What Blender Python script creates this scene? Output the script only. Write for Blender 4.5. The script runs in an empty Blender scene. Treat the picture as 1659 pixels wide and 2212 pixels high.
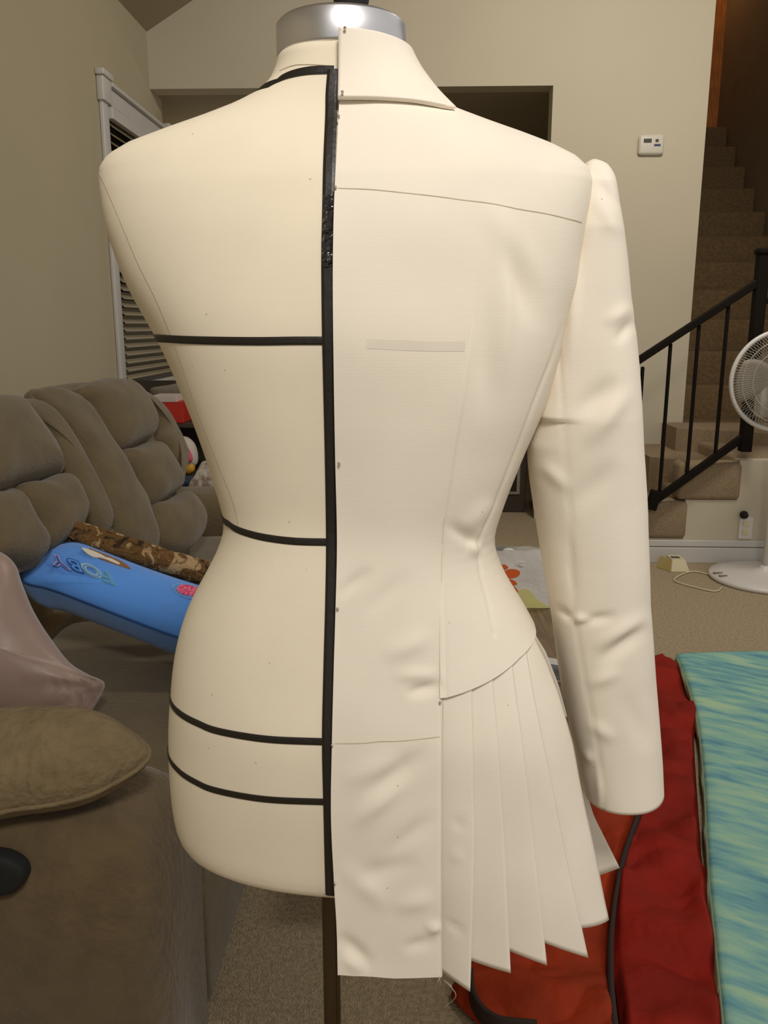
import bpy, bmesh, math, random
import numpy as np
from mathutils import Vector, noise
random.seed(7)
R = math.radians

# ------------------------------------------------------------------ camera, world, lights
SC = bpy.context.scene
COL = SC.collection
CAM_H, TILT, YAW, FPX, CX, CY = 1.25, R(12.7), R(1.8), 1790.0, 829.5, 1106.0
cam = bpy.data.cameras.new('camera')
cam.sensor_fit = 'HORIZONTAL'; cam.sensor_width = 36; cam.lens = FPX / 1659 * 36
cam.clip_start = 0.05; cam.clip_end = 60
camo = bpy.data.objects.new('camera', cam); COL.objects.link(camo)
camo.location = (0, 0, CAM_H); camo.rotation_euler = (R(90) - TILT, 0, YAW)
SC.camera = camo

world = bpy.data.worlds.new('world'); SC.world = world; world.use_nodes = True
world.node_tree.nodes['Background'].inputs[0].default_value = (0.96, 0.92, 0.87, 1)
world.node_tree.nodes['Background'].inputs[1].default_value = 0.53

def area(name, loc, target, size, power, color):
    l = bpy.data.lights.new(name, 'AREA'); l.energy = power; l.size = size; l.color = color; l.shape = 'DISK'
    o = bpy.data.objects.new(name, l); COL.objects.link(o); o.location = loc
    o.rotation_euler = (Vector(target) - Vector(loc)).to_track_quat('-Z', 'Y').to_euler()
    return o
area('ceiling_lamp_light', (0.30, -0.62, 2.72), (0.0, 1.0, 1.2), 0.5, 33, (1.0, 0.94, 0.88))
area('room_lamp_light', (1.25, 3.1, 3.5), (1.0, 4.9, 1.2), 0.6, 47, (1.0, 0.93, 0.84))
def lamp(name, loc, power, color, r=0.08):
    l = bpy.data.lights.new(name, 'POINT'); l.energy = power; l.color = color; l.shadow_soft_size = r
    o = bpy.data.objects.new(name, l); COL.objects.link(o); o.location = loc
lamp('far_room_fill', (-1.2, 6.7, 2.2), 8.0, (1.0, 0.88, 0.68))  # added fill with no visible source, brightens the dark opening
lamp('upper_hall_light', (2.45, 8.3, 4.7), 9, (1.0, 0.66, 0.34))

SC.view_settings.view_transform = 'Standard'; SC.view_settings.look = 'None'
SC.view_settings.exposure = 0.0; SC.view_settings.gamma = 1.0; SC.view_settings.use_curve_mapping = False

# ------------------------------------------------------------------ camera geometry helpers (real distances)
FW = np.array([-math.sin(YAW) * math.cos(TILT), math.cos(YAW) * math.cos(TILT), -math.sin(TILT)])
RT = np.array([math.cos(YAW), math.sin(YAW), 0.0])
UP = np.array([-math.sin(YAW) * math.sin(TILT), math.cos(YAW) * math.sin(TILT), math.cos(TILT)])
C0 = np.array([0, 0, CAM_H])
def ray(px, py):
    return FW + RT * ((px - CX) / FPX) - UP * ((py - CY) / FPX)
def proj(p):
    d = np.asarray(p, float) - C0; zc = d @ FW
    return CX + FPX * (d @ RT) / zc, CY - FPX * (d @ UP) / zc
def on_plane(px, py, p0, n):
    d = ray(px, py); n = np.asarray(n, float)
    return C0 + d * (((np.asarray(p0, float) - C0) @ n) / (d @ n))
def on_z(px, py, z): return on_plane(px, py, (0, 0, z), (0, 0, 1))
def on_y(px, py, y): return on_plane(px, py, (0, y, 0), (0, 1, 0))
def on_x(px, py, x): return on_plane(px, py, (x, 0, 0), (1, 0, 0))

# ------------------------------------------------------------------ materials
def srgb(r, g, b):
    f = lambda c: (c / 255 / 12.92) if c / 255 <= 0.04045 else ((c / 255 + 0.055) / 1.055) ** 2.4
    return (f(r), f(g), f(b), 1)
def mat(name, col, rough=0.8, metal=0.0, var=0.0, vscale=6, bump=0.0, bscale=200, col2=None, stretch=None, detail=3, bdist=0.002, sheen=0, spec=None, trans=0):
    m = bpy.data.materials.new(name); m.use_nodes = True
    nt = m.node_tree; b = nt.nodes['Principled BSDF']
    b.inputs['Roughness'].default_value = rough; b.inputs['Metallic'].default_value = metal
    if spec is not None: b.inputs['Specular IOR Level'].default_value = spec
    if sheen: b.inputs['Sheen Weight'].default_value = sheen
    if trans: b.inputs['Transmission Weight'].default_value = trans
    c = srgb(*col)
    tc = nt.nodes.new('ShaderNodeTexCoord'); src = tc.outputs['Object']
    if stretch:
        mp = nt.nodes.new('ShaderNodeMapping'); mp.inputs['Scale'].default_value = stretch
        nt.links.new(src, mp.inputs['Vector']); src = mp.outputs['Vector']
    if var > 0 or col2:
        n = nt.nodes.new('ShaderNodeTexNoise'); n.inputs['Scale'].default_value = vscale; n.inputs['Detail'].default_value = detail
        nt.links.new(src, n.inputs['Vector'])
        r = nt.nodes.new('ShaderNodeValToRGB')
        c2 = srgb(*col2) if col2 else tuple(x * (1 - var) for x in c[:3]) + (1,)
        c1 = c if col2 else tuple(min(1, x * (1 + var * 0.5)) for x in c[:3]) + (1,)
        r.color_ramp.elements[0].position = 0.38; r.color_ramp.elements[0].color = c2
        r.color_ramp.elements[1].position = 0.62; r.color_ramp.elements[1].color = c1
        nt.links.new(n.outputs['Fac'], r.inputs['Fac']); nt.links.new(r.outputs['Color'], b.inputs['Base Color'])
    else:
        b.inputs['Base Color'].default_value = c
    if bump > 0:
        n2 = nt.nodes.new('ShaderNodeTexNoise'); n2.inputs['Scale'].default_value = bscale; n2.inputs['Detail'].default_value = 2
        nt.links.new(src, n2.inputs['Vector'])
        bp = nt.nodes.new('ShaderNodeBump'); bp.inputs['Strength'].default_value = bump; bp.inputs['Distance'].default_value = bdist
        nt.links.new(n2.outputs['Fac'], bp.inputs['Height']); nt.links.new(bp.outputs['Normal'], b.inputs['Normal'])
    return m

def cloth_mat(name, col, weave=0.35, specks=True):
    """unbleached cotton: fine horizontal ribs and sparse dark slubs"""
    m = mat(name, col, rough=0.9, var=0.035, vscale=9)
    nt = m.node_tree; b = nt.nodes['Principled BSDF']; tc = nt.nodes['Texture Coordinate']
    w = nt.nodes.new('ShaderNodeTexWave'); w.bands_direction = 'Z'; w.inputs['Scale'].default_value = 170; w.inputs['Distortion'].default_value = 1.2
    w.inputs['Detail'].default_value = 2; w.inputs['Detail Scale'].default_value = 8
    n = nt.nodes.new('ShaderNodeTexNoise'); n.inputs['Scale'].default_value = 900
    mx = nt.nodes.new('ShaderNodeMath'); mx.operation = 'MULTIPLY_ADD'; mx.inputs[1].default_value = 0.45
    nt.links.new(tc.outputs['Object'], w.inputs['Vector']); nt.links.new(tc.outputs['Object'], n.inputs['Vector'])
    nt.links.new(w.outputs['Fac'], mx.inputs[0]); nt.links.new(n.outputs['Fac'], mx.inputs[2])
    bp = nt.nodes.new('ShaderNodeBump'); bp.inputs['Strength'].default_value = weave; bp.inputs['Distance'].default_value = 0.0006
    nt.links.new(mx.outputs[0], bp.inputs['Height']); nt.links.new(bp.outputs['Normal'], b.inputs['Normal'])
    if specks:
        v = nt.nodes.new('ShaderNodeTexVoronoi'); v.inputs['Scale'].default_value = 34
        nt.links.new(tc.outputs['Object'], v.inputs['Vector'])
        lt = nt.nodes.new('ShaderNodeMath'); lt.operation = 'LESS_THAN'; lt.inputs[1].default_value = 0.032
        nt.links.new(v.outputs['Distance'], lt.inputs[0])
        mix = nt.nodes.new('ShaderNodeMixRGB'); mix.inputs['Color2'].default_value = srgb(120, 95, 65)
        sc = nt.nodes.new('ShaderNodeMath'); sc.operation = 'MULTIPLY'; sc.inputs[1].default_value = 0.4
        nt.links.new(lt.outputs[0], sc.inputs[0]); nt.links.new(sc.outputs[0], mix.inputs['Fac'])
        old = b.inputs['Base Color'].links[0].from_socket
        nt.links.new(old, mix.inputs['Color1']); nt.links.new(mix.outputs['Color'], b.inputs['Base Color'])
    return m

M = dict(
    form=cloth_mat('linen_cover', (236, 225, 201), weave=0.06),
    jacket=cloth_mat('muslin', (238, 229, 212), weave=0.13),
    seam=mat('seam_thread', (210, 196, 170), rough=0.95),
    pencil=mat('pencil_graphite', (194, 182, 158), rough=0.9, var=0.12, vscale=60),
    ghost=mat('tape_under_cloth', (231, 222, 206), rough=0.9, var=0.03, vscale=30),
    tape=mat('black_tape', (34, 29, 24), rough=0.42, bump=0.25, bscale=120),
    foil=mat('shiny_tape', (46, 42, 44), rough=0.16, bump=0.9, bscale=110, bdist=0.004),
    steel=mat('polished_metal', (232, 232, 236), rough=0.36, metal=1.0, bump=0.03, bscale=20),
    dsteel=mat('dark_metal', (92, 80, 62), rough=0.35, metal=0.8, var=0.1, vscale=5),
    pin=mat('pin_metal', (210, 205, 195), rough=0.15, metal=1.0),
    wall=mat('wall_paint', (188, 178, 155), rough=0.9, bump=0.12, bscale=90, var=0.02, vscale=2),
    wall_l=mat('wall_paint_left_shaded', (172, 161, 134), rough=0.9, bump=0.12, bscale=90, var=0.02, vscale=2),  # same wall paint, darkened: the left wall's shade is put into the colour
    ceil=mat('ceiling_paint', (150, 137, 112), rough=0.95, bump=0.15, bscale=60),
    white=mat('white_trim_paint', (194, 191, 184), rough=0.5, var=0.02),
    carpet=mat('beige_carpet', (168, 150, 120), rough=1.0, var=0.2, vscale=95, bump=0.9, bscale=260, bdist=0.006, detail=6),
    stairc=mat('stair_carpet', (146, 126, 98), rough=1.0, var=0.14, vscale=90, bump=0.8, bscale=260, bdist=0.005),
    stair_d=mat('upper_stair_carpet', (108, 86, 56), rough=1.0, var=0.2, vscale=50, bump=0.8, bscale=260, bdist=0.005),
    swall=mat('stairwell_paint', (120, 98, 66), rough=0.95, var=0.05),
    iron=mat('dark_iron', (24, 19, 14), spec=0.1, rough=0.8, var=0.1),
    oak=mat('orange_wood', (176, 104, 36), rough=0.5, var=0.25, vscale=10, stretch=(8, 8, 1)),
    sofa=mat('brown_microfibre', (100, 86, 60), rough=0.95, var=0.1, vscale=14, bump=0.5, bscale=130, bdist=0.004, sheen=0.2),
    arm=mat('brown_microfibre_worn', (90, 74, 48), rough=0.95, var=0.12, vscale=22, bump=0.7, bscale=75, bdist=0.006, sheen=0.2),
    bpil=mat('taupe_chenille', (118, 102, 74), rough=1.0, var=0.1, vscale=30, bump=0.8, bscale=60, bdist=0.008),
    mauve=mat('mauve_satin', (146, 122, 110), rough=0.42, var=0.08, vscale=5, bump=0.3, bscale=14, bdist=0.01, sheen=0.4),
    blue=mat('blue_plush', (84, 148, 232), rough=0.9, var=0.08, vscale=10, bump=0.3, bscale=180, sheen=0.4),
    blue_d=mat('blue_plush_seam', (46, 88, 150), rough=0.95),
    black=mat('black_plastic', (12, 11, 10), rough=0.8, bump=0.2, bscale=40),
    fanw=mat('fan_white_plastic', (205, 200, 192), rough=0.4),
    fang=mat('fan_guard_wire', (170, 164, 152), rough=0.4),
    blade=mat('fan_blade_plastic', (158, 150, 136), rough=0.35, var=0.05),
    red=mat('red_nylon', (132, 24, 8), rough=0.75, var=0.18, vscale=9, bump=0.5, bscale=26, bdist=0.012, spec=0.2),
    orange=mat('orange_nylon', (150, 48, 14), rough=0.75, var=0.22, vscale=8, bump=0.5, bscale=24, bdist=0.012, spec=0.2),
    binding=mat('black_binding', (42, 22, 14), rough=0.8),
    wood=mat('table_wood', (120, 98, 68), rough=0.45, col2=(92, 72, 46), vscale=7, stretch=(14, 1.2, 6), detail=5, bump=0.1, bscale=20),
    bag=mat('white_plastic_film', (216, 212, 204), rough=0.35, var=0.05, vscale=20, bump=0.5, bscale=24, bdist=0.01),
    bagy=mat('yellow_print', (214, 208, 138), rough=0.4, var=0.05, vscale=9),
    petal=mat('orange_print', (216, 96, 34), rough=0.5, var=0.06),
    petaly=mat('amber_print', (206, 152, 42), rough=0.5, var=0.06),
    cream=mat('cream_plastic', (206, 196, 158), rough=0.5),
    yell=mat('yellowed_plastic', (176, 158, 100), rough=0.5),
    screen=mat('grey_lcd', (62, 62, 44), rough=0.3),
    navy=mat('navy_plastic', (44, 60, 92), rough=0.6, var=0.1),
    redb=mat('red_card', (178, 36, 18), rough=0.6),
    pinkp=mat('pink_plush', (206, 84, 104), rough=0.9),
    pinkdots=mat('pink_dotted_fabric', (214, 60, 104), rough=0.9, col2=(238, 130, 160), vscale=160),
    paleb=mat('pale_blue_stitch', (124, 172, 222), rough=0.9),
    plush=mat('white_plush', (190, 178, 166), rough=1.0),
    print_=mat('printed_cloth', (206, 200, 184), rough=0.9, col2=(150, 124, 110), vscale=34),
    dark=mat('dark_wood', (52, 42, 30), rough=0.6, var=0.1),
    glassd=mat('dark_cabinet_glass', (34, 30, 20), rough=0.15),
    slat=mat('blind_slat', (140, 128, 102), rough=0.6),
    night=mat('night_window_glass', (26, 24, 20), rough=0.1),
    towel=mat('grey_cloth', (122, 112, 98), rough=0.95, bump=0.4, bscale=60),
    lilac=mat('lilac_stitch', (168, 150, 206), rough=0.9),
    dblue=mat('dark_blue_stitch', (40, 92, 158), rough=0.9),
    pale=mat('pale_green_stitch', (170, 196, 176), rough=0.9),
    green=mat('green_stitch', (106, 170, 168), rough=0.9),
    patchw=mat('white_applique', (216, 208, 196), rough=0.9),
    patchb=mat('brown_applique', (134, 98, 66), rough=0.9),
    magaz=mat('printed_paper', (98, 98, 112), rough=0.35, col2=(48, 46, 54), vscale=18),
    thread=mat('loose_thread', (196, 184, 160), rough=0.9),
)
# leopard / teal materials built by hand
def ramp_mat(name, scale, stretch, stops, rough, detail=4, bump=0.4, bscale=90, dist=0.0, rot=(0, 0, 0)):
    m = bpy.data.materials.new(name); m.use_nodes = True; nt = m.node_tree; b = nt.nodes['Principled BSDF']; b.inputs['Roughness'].default_value = rough
    tc = nt.nodes.new('ShaderNodeTexCoord'); mp = nt.nodes.new('ShaderNodeMapping'); mp.inputs['Scale'].default_value = stretch
    m0 = nt.nodes.new('ShaderNodeMapping'); m0.inputs['Rotation'].default_value = rot; nt.links.new(tc.outputs['Object'], m0.inputs['Vector'])
    n = nt.nodes.new('ShaderNodeTexNoise'); n.inputs['Scale'].default_value = scale; n.inputs['Detail'].default_value = detail; n.inputs['Distortion'].default_value = dist
    r = nt.nodes.new('ShaderNodeValToRGB'); e = r.color_ramp.elements
    e[0].position = stops[0][0]; e[0].color = srgb(*stops[0][1]); e[1].position = stops[-1][0]; e[1].color = srgb(*stops[-1][1])
    for p, c in stops[1:-1]:
        k = e.new(p); k.color = srgb(*c)
    nt.links.new(m0.outputs['Vector'], mp.inputs['Vector']); nt.links.new(mp.outputs['Vector'], n.inputs['Vector'])
    nt.links.new(n.outputs['Fac'], r.inputs['Fac']); nt.links.new(r.outputs['Color'], b.inputs['Base Color'])
    n2 = nt.nodes.new('ShaderNodeTexNoise'); n2.inputs['Scale'].default_value = bscale
    nt.links.new(mp.outputs['Vector'], n2.inputs['Vector'])
    bp = nt.nodes.new('ShaderNodeBump'); bp.inputs['Strength'].default_value = bump; bp.inputs['Distance'].default_value = 0.006
    nt.links.new(n2.outputs['Fac'], bp.inputs['Height']); nt.links.new(bp.outputs['Normal'], b.inputs['Normal'])
    return m
M['fur'] = ramp_mat('patterned_fur', 24, (1, 1, 1), [(0.36, (52, 34, 12)), (0.46, (112, 82, 42)), (0.54, (96, 66, 30)), (0.62, (176, 146, 104))], 1.0, dist=1.5, bump=0.9, bscale=140)
M['teal'] = ramp_mat('painted_teal_cloth', 6.5, (1.0, 4.5, 1), [(0.28, (72, 130, 152)), (0.44, (110, 164, 164)), (0.56, (136, 182, 164)), (0.72, (164, 196, 160))], 0.6, detail=10, dist=0.25, rot=(0, 0, R(30)), bump=0.1)
M['tealside'] = mat('pale_green_hem', (150, 172, 140), rough=0.5, var=0.08, vscale=20)

# ------------------------------------------------------------------ mesh helpers
def mesh_obj(name, verts, faces, m, parent=None, smooth=True, label=None):
    me = bpy.data.meshes.new(name); me.from_pydata([tuple(map(float, v)) for v in verts], [], faces); me.update()
    if smooth: me.polygons.foreach_set('use_smooth', [True] * len(me.polygons))
    if m is not None: me.materials.append(m)
    o = bpy.data.objects.new(name, me); COL.objects.link(o)
    if parent is not None:
        o.parent = parent
        if parent.type == 'EMPTY': o.matrix_parent_inverse = parent_inv(parent)
    if label: o['label'] = label
    return o
def parent_inv(p):
    from mathutils import Matrix
    return (Matrix.Translation(p.location)).inverted()
def thing(name, label, cat, loc=(0, 0, 0), group=None, kind=None):
    o = bpy.data.objects.new(name, None); COL.objects.link(o); o.location = tuple(map(float, loc)); o.empty_display_size = 0.05
    return tag(o, label, cat, group, kind)
def tag(o, label=None, cat=None, group=None, kind=None):
    if label: o['label'] = label
    if cat: o['category'] = cat
    if group: o['group'] = group
    if kind: o['kind'] = kind
    return o
def bm_obj(name, bm, m, parent=None, smooth=False, label=None):
    me = bpy.data.meshes.new(name); bm.normal_update(); bm.to_mesh(me); bm.free()
    if smooth: me.polygons.foreach_set('use_smooth', [True] * len(me.polygons))
    me.materials.append(m)
    o = bpy.data.objects.new(name, me); COL.objects.link(o)
    if parent is not None:
        o.parent = parent
        if parent.type == 'EMPTY': o.matrix_parent_inverse = parent_inv(parent)
    if label: o['label'] = label
    return o
def box(name, lo, hi, m, parent=None, bevel=0.0, seg=2, label=None):
    bm = bmesh.new(); bmesh.ops.create_cube(bm, size=1)
    lo = np.array(lo, float); hi = np.array(hi, float)
    for v in bm.verts: v.co = Vector(tuple((lo + hi) / 2 + np.array(v.co) * (hi - lo)))
    if bevel > 0:
        bmesh.ops.bevel(bm, geom=list(bm.edges), offset=bevel, segments=seg, profile=0.5, affect='EDGES')
    return bm_obj(name, bm, m, parent, smooth=bevel > 0.004, label=label)
def structure(o): o['kind'] = 'structure'; return o
def solid(o, t, off=-1.0):
    s = o.modifiers.new('thickness', 'SOLIDIFY'); s.thickness = t; s.offset = off; return o
def poly_prism(name, pts, d, m, parent=None, label=None):
    """flat polygon (3D pts) given thickness along vector d"""
    n = len(pts); d = np.asarray(d, float)
    v = [np.asarray(p, float) for p in pts] + [np.asarray(p, float) + d for p in pts]
    f = [list(range(n)), list(range(2 * n - 1, n - 1, -1))] + [[i, i + n, (i + 1) % n + n, (i + 1) % n] for i in range(n)]
    o = mesh_obj(name, v, f, m, parent, smooth=False, label=label)
    bm = bmesh.new(); bm.from_mesh(o.data); bmesh.ops.recalc_face_normals(bm, faces=bm.faces); bm.to_mesh(o.data); bm.free()
    return o
def smooth_loop(pts, n=64):
    pts = [np.asarray(p, float) for p in pts]; k = len(pts); out = []
    seg = [np.linalg.norm(pts[(i + 1) % k] - pts[i]) for i in range(k)]; tot = sum(seg); cum = np.concatenate([[0], np.cumsum(seg)])
    for j in range(n):
        s = tot * j / n; i = min(k - 1, int(np.searchsorted(cum, s, side='right') - 1)); t = (s - cum[i]) / max(seg[i], 1e-9)
        p0, p1, p2, p3 = pts[(i - 1) % k], pts[i], pts[(i + 1) % k], pts[(i + 2) % k]
        out.append(0.5 * ((2 * p1) + (-p0 + p2) * t + (2 * p0 - 5 * p1 + 4 * p2 - p3) * t * t + (-p0 + 3 * p1 - 3 * p2 + p3) * t ** 3))
    return out
def curve_pts(pts, n=40):
    pts = [np.asarray(p, float) for p in pts]; P = [2 * pts[0] - pts[1]] + pts + [2 * pts[-1] - pts[-2]]; out = []
    k = len(pts) - 1
    for j in range(n + 1):
        s = k * j / n; i = min(k - 1, int(s)); t = s - i; p0, p1, p2, p3 = P[i:i + 4]
        out.append(0.5 * ((2 * p1) + (-p0 + p2) * t + (2 * p0 - 5 * p1 + 4 * p2 - p3) * t * t + (-p0 + 3 * p1 - 3 * p2 + p3) * t ** 3))
    return out
def blob(name, outline, nrm, m, parent=None, front=0.05, back=0.05, ex=2.4, n=64, rings=9, prof=None, wob=None, label=None, smooth_outline=True):
    """puffed cushion: the outline (3D, roughly planar) is its equator; it bulges along +-nrm"""
    nrm = np.asarray(nrm, float); nrm /= np.linalg.norm(nrm)
    lp = smooth_loop(outline, n) if smooth_outline else [np.asarray(p, float) for p in outline]
    n = len(lp); c = sum(lp) / n
    if prof is None:
        prof = []
        for i in range(rings, 0, -1):
            a = math.pi / 2 * i / rings; prof.append((max(0, math.cos(a)) ** (2 / ex), front * math.sin(a) ** (2 / ex)))
        prof.append((1, 0))
        for i in range(1, rings + 1):
            a = math.pi / 2 * i / rings; prof.append((max(0, math.cos(a)) ** (2 / ex), -back * math.sin(a) ** (2 / ex)))
        prof = prof[1:-1]
    V = []; F = []
    for s, h in prof:
        for p in lp:
            q = c + (p - c) * s + nrm * h
            if wob: q = q + nrm * wob(q, s, h)
            V.append(q)
    for k in range(len(prof) - 1):
        for j in range(n):
            F.append([k * n + j, k * n + (j + 1) % n, (k + 1) * n + (j + 1) % n, (k + 1) * n + j])
    top = len(V); q = c + nrm * prof[0][1] * 1.01
    if wob: q = q + nrm * wob(q, 0, prof[0][1])
    V.append(q)
    bot = len(V); V.append(c + nrm * prof[-1][1] * 1.01)
    for j in range(n):
        F.append([top, (j + 1) % n, j]); b0 = (len(prof) - 1) * n; F.append([bot, b0 + j, b0 + (j + 1) % n])
    o = mesh_obj(name, V, F, m, parent, label=label)
    bm = bmesh.new(); bm.from_mesh(o.data); bmesh.ops.recalc_face_normals(bm, faces=bm.faces); bm.to_mesh(o.data); bm.free()
    return o
def tube(name, pts, r, m, parent=None, n=8, label=None, closed=False):
    pts = [np.asarray(p, float) for p in pts]; V = []; F = []; k = len(pts)
    rr = r if hasattr(r, '__len__') else [r] * k
    ref = None
    for i, p in enumerate(pts):
        if closed: t = pts[(i + 1) % k] - pts[i - 1]
        else: t = pts[min(i + 1, k - 1)] - pts[max(i - 1, 0)]
        t = t / (np.linalg.norm(t) + 1e-12)
        if ref is None: ref = np.array([0, 0, 1.0]) if abs(t[2]) < 0.9 else np.array([1.0, 0, 0])
        a = np.cross(t, ref); a /= np.linalg.norm(a); b = np.cross(t, a); ref = -b if False else np.cross(a, t)
        for j in range(n):
            w = 2 * math.pi * (j + 0.5) / n; V.append(p + rr[i] * (math.cos(w) * a + math.sin(w) * b))
    K = k if closed else k - 1
    for i in range(K):
        for j in range(n):
            F.append([i * n + j, i * n + (j + 1) % n, ((i + 1) % k) * n + (j + 1) % n, ((i + 1) % k) * n + j])
    if not closed: F.append(list(range(n - 1, -1, -1))); F.append([(k - 1) * n + j for j in range(n)])
    return mesh_obj(name, V, F, m, parent, smooth=n > 5, label=label)
def lathe(name, prof, c, m, parent=None, n=48, axis=(0, 0, 1), label=None, cap=True):
    ax = np.asarray(axis, float); ax /= np.linalg.norm(ax)
    e1 = np.cross(ax, [0, 0, 1.0] if abs(ax[2]) < 0.9 else [1.0, 0, 0]); e1 /= np.linalg.norm(e1); e2 = np.cross(ax, e1)
    c = np.asarray(c, float); V = []; F = []
    for r, h in prof:
        for j in range(n):
            w = 2 * math.pi * j / n; V.append(c + ax * h + r * (math.cos(w) * e1 + math.sin(w) * e2))
    for k in range(len(prof) - 1):
        for j in range(n): F.append([k * n + j, k * n + (j + 1) % n, (k + 1) * n + (j + 1) % n, (k + 1) * n + j])
    if cap: F.append(list(range(n - 1, -1, -1))); F.append([(len(prof) - 1) * n + j for j in range(n)])
    return mesh_obj(name, V, F, m, parent, label=label)
def interp(xs, ys):
    xs = np.array(xs, float); ys = np.array(ys, float); o = np.argsort(xs); xs = xs[o]; ys = ys[o]
    return lambda x: float(np.interp(x, xs, ys))
def nz(p, s, seed=0.0):
    return noise.noise(Vector((p[0] * s + seed, p[1] * s - seed, p[2] * s + 0.3 * seed)))

# ================================================================== THE ROOM
XL, YB, YS = -1.58, 5.38, 4.36
box_ = box
fl = structure(box('floor', (-3.2, -3.0, -0.1), (4.6, 8.6, 0.0), M['carpet']))
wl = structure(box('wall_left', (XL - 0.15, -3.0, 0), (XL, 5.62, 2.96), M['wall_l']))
# the vaulted ceiling rises to the right from the left wall
cz = lambda x: 2.95 + 0.58 * (x - XL)
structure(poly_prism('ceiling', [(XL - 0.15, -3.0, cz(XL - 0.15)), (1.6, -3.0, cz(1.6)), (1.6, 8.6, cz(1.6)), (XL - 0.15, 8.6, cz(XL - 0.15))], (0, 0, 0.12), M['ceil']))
HZ = float(on_y(700, 189, YB)[2]); XO = float(on_y(1195, 187, YB)[0]); XE = float(on_y(1475, 910, YB)[0])
# header over the opening and the wall with the thermostat: one drywall face
wb = structure(poly_prism('wall_back', [(XL, YB, HZ), (XO, YB, HZ), (XO, YB, 0), (XE, YB, 0), (XE, YB, 5.2), (XL + 3.2, YB, cz(XL + 3.2)), (XL, YB, cz(XL))], (0, 0.14, 0), M['wall']))
# dim far room behind the opening, lifted by an added fill light
structure(box('wall_far', (-3.2, 7.4, 0), (XE, 7.5, HZ + 0.3), M['wall']))
structure(box('wall_far_left', (-3.2, 5.5, 0), (-3.1, 7.5, HZ + 0.3), M['wall']))
structure(box('wall_behind_left', (-3.2, 5.5, 0), (XL - 0.15, 5.6, HZ + 0.3), M['wall']))
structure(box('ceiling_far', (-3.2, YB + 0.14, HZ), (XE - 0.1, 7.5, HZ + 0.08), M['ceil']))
# stairwell
XR = 2.90
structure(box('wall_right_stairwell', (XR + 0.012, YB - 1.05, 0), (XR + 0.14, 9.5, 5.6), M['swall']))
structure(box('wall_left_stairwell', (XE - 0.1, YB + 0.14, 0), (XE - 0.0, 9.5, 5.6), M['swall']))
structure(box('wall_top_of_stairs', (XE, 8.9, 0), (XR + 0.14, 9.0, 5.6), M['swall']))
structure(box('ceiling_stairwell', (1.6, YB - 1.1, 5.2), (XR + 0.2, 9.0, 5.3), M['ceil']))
# staircase: upper flight goes away between the walls, lower flight climbs to the right in front of the wall
st = thing('staircase', None, None, (XE, YB, 0)); st['kind'] = 'structure'
for k in range(12):
    y0 = YB + 0.02 + 0.262 * k; z1 = 0.64 + 0.217 * k
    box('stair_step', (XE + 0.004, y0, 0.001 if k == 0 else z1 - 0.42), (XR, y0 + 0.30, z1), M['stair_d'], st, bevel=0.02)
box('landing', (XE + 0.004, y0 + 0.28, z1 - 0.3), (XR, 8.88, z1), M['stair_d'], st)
xs = [float(on_y(p, q, YS)[0]) for p, q in ((1478, 1120), (1595, 1040))]
zs = [float(on_y(1440, 1163, YS)[2]), float(on_y(1540, 1080, YS)[2]), float(on_y(1620, 995, YS)[2])]
x_start = 1.30
structure(poly_prism('wall_stair_side', [(0.95, YS, 0), (XR + 0.1, YS, 0), (XR + 0.1, YS, zs[2]), (xs[1], YS, zs[2]), (xs[1], YS, zs[1]), (xs[0], YS, zs[1]), (xs[0], YS, zs[0]), (0.95, YS, zs[0])], (0, 0.08, 0), M['wall']))
def cstep(x0, x1, ztop, y0=YS - 0.012, y1=YB - 0.004):
    return box('stair_step', (x0, y0, 0.001), (x1, y1, ztop), M['stairc'], st, bevel=0.022, seg=3)
cstep(0.98, xs[0] + 0.012, zs[0] + 0.16, YS + 0.081)     # bottom step
box('stair_nosing', (1.0, YS - 0.014, zs[0] - 0.0), (xs[0] + 0.014, YS + 0.12, zs[0] + 0.205), M['stairc'], st, bevel=0.025, seg=3)
cstep(xs[0], xs[1] + 0.012, zs[1] + 0.02, YS + 0.081)
box('stair_nosing', (xs[0] - 0.05, YS - 0.014, zs[1] - 0.0), (xs[1] + 0.014, YS + 0.12, zs[1] + 0.20), M['stairc'], st, bevel=0.025, seg=3)
cstep(xs[1], XR, zs[2] + 0.012, YS + 0.081)
# winder treads turning towards the upper flight
pw = [on_z(1445, 918, 0.70), on_z(1660, 915, 0.66)]
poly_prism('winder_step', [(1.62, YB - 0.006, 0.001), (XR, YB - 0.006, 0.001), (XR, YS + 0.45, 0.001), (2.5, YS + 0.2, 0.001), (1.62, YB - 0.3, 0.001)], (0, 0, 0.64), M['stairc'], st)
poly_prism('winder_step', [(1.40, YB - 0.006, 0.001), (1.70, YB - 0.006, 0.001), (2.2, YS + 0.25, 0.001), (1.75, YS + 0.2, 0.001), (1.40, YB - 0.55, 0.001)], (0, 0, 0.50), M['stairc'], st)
# wood casing at the head of the stairs
yt = YB + 0.02 + 0.262 * 11 + 0.35; zt = 0.64 + 0.217 * 11
structure(box('trim_stair_head', (XE + 0.01, yt, zt), (float(on_y(1550, 260, yt)[0]), yt + 0.05, 5.15), M['oak']))
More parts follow.
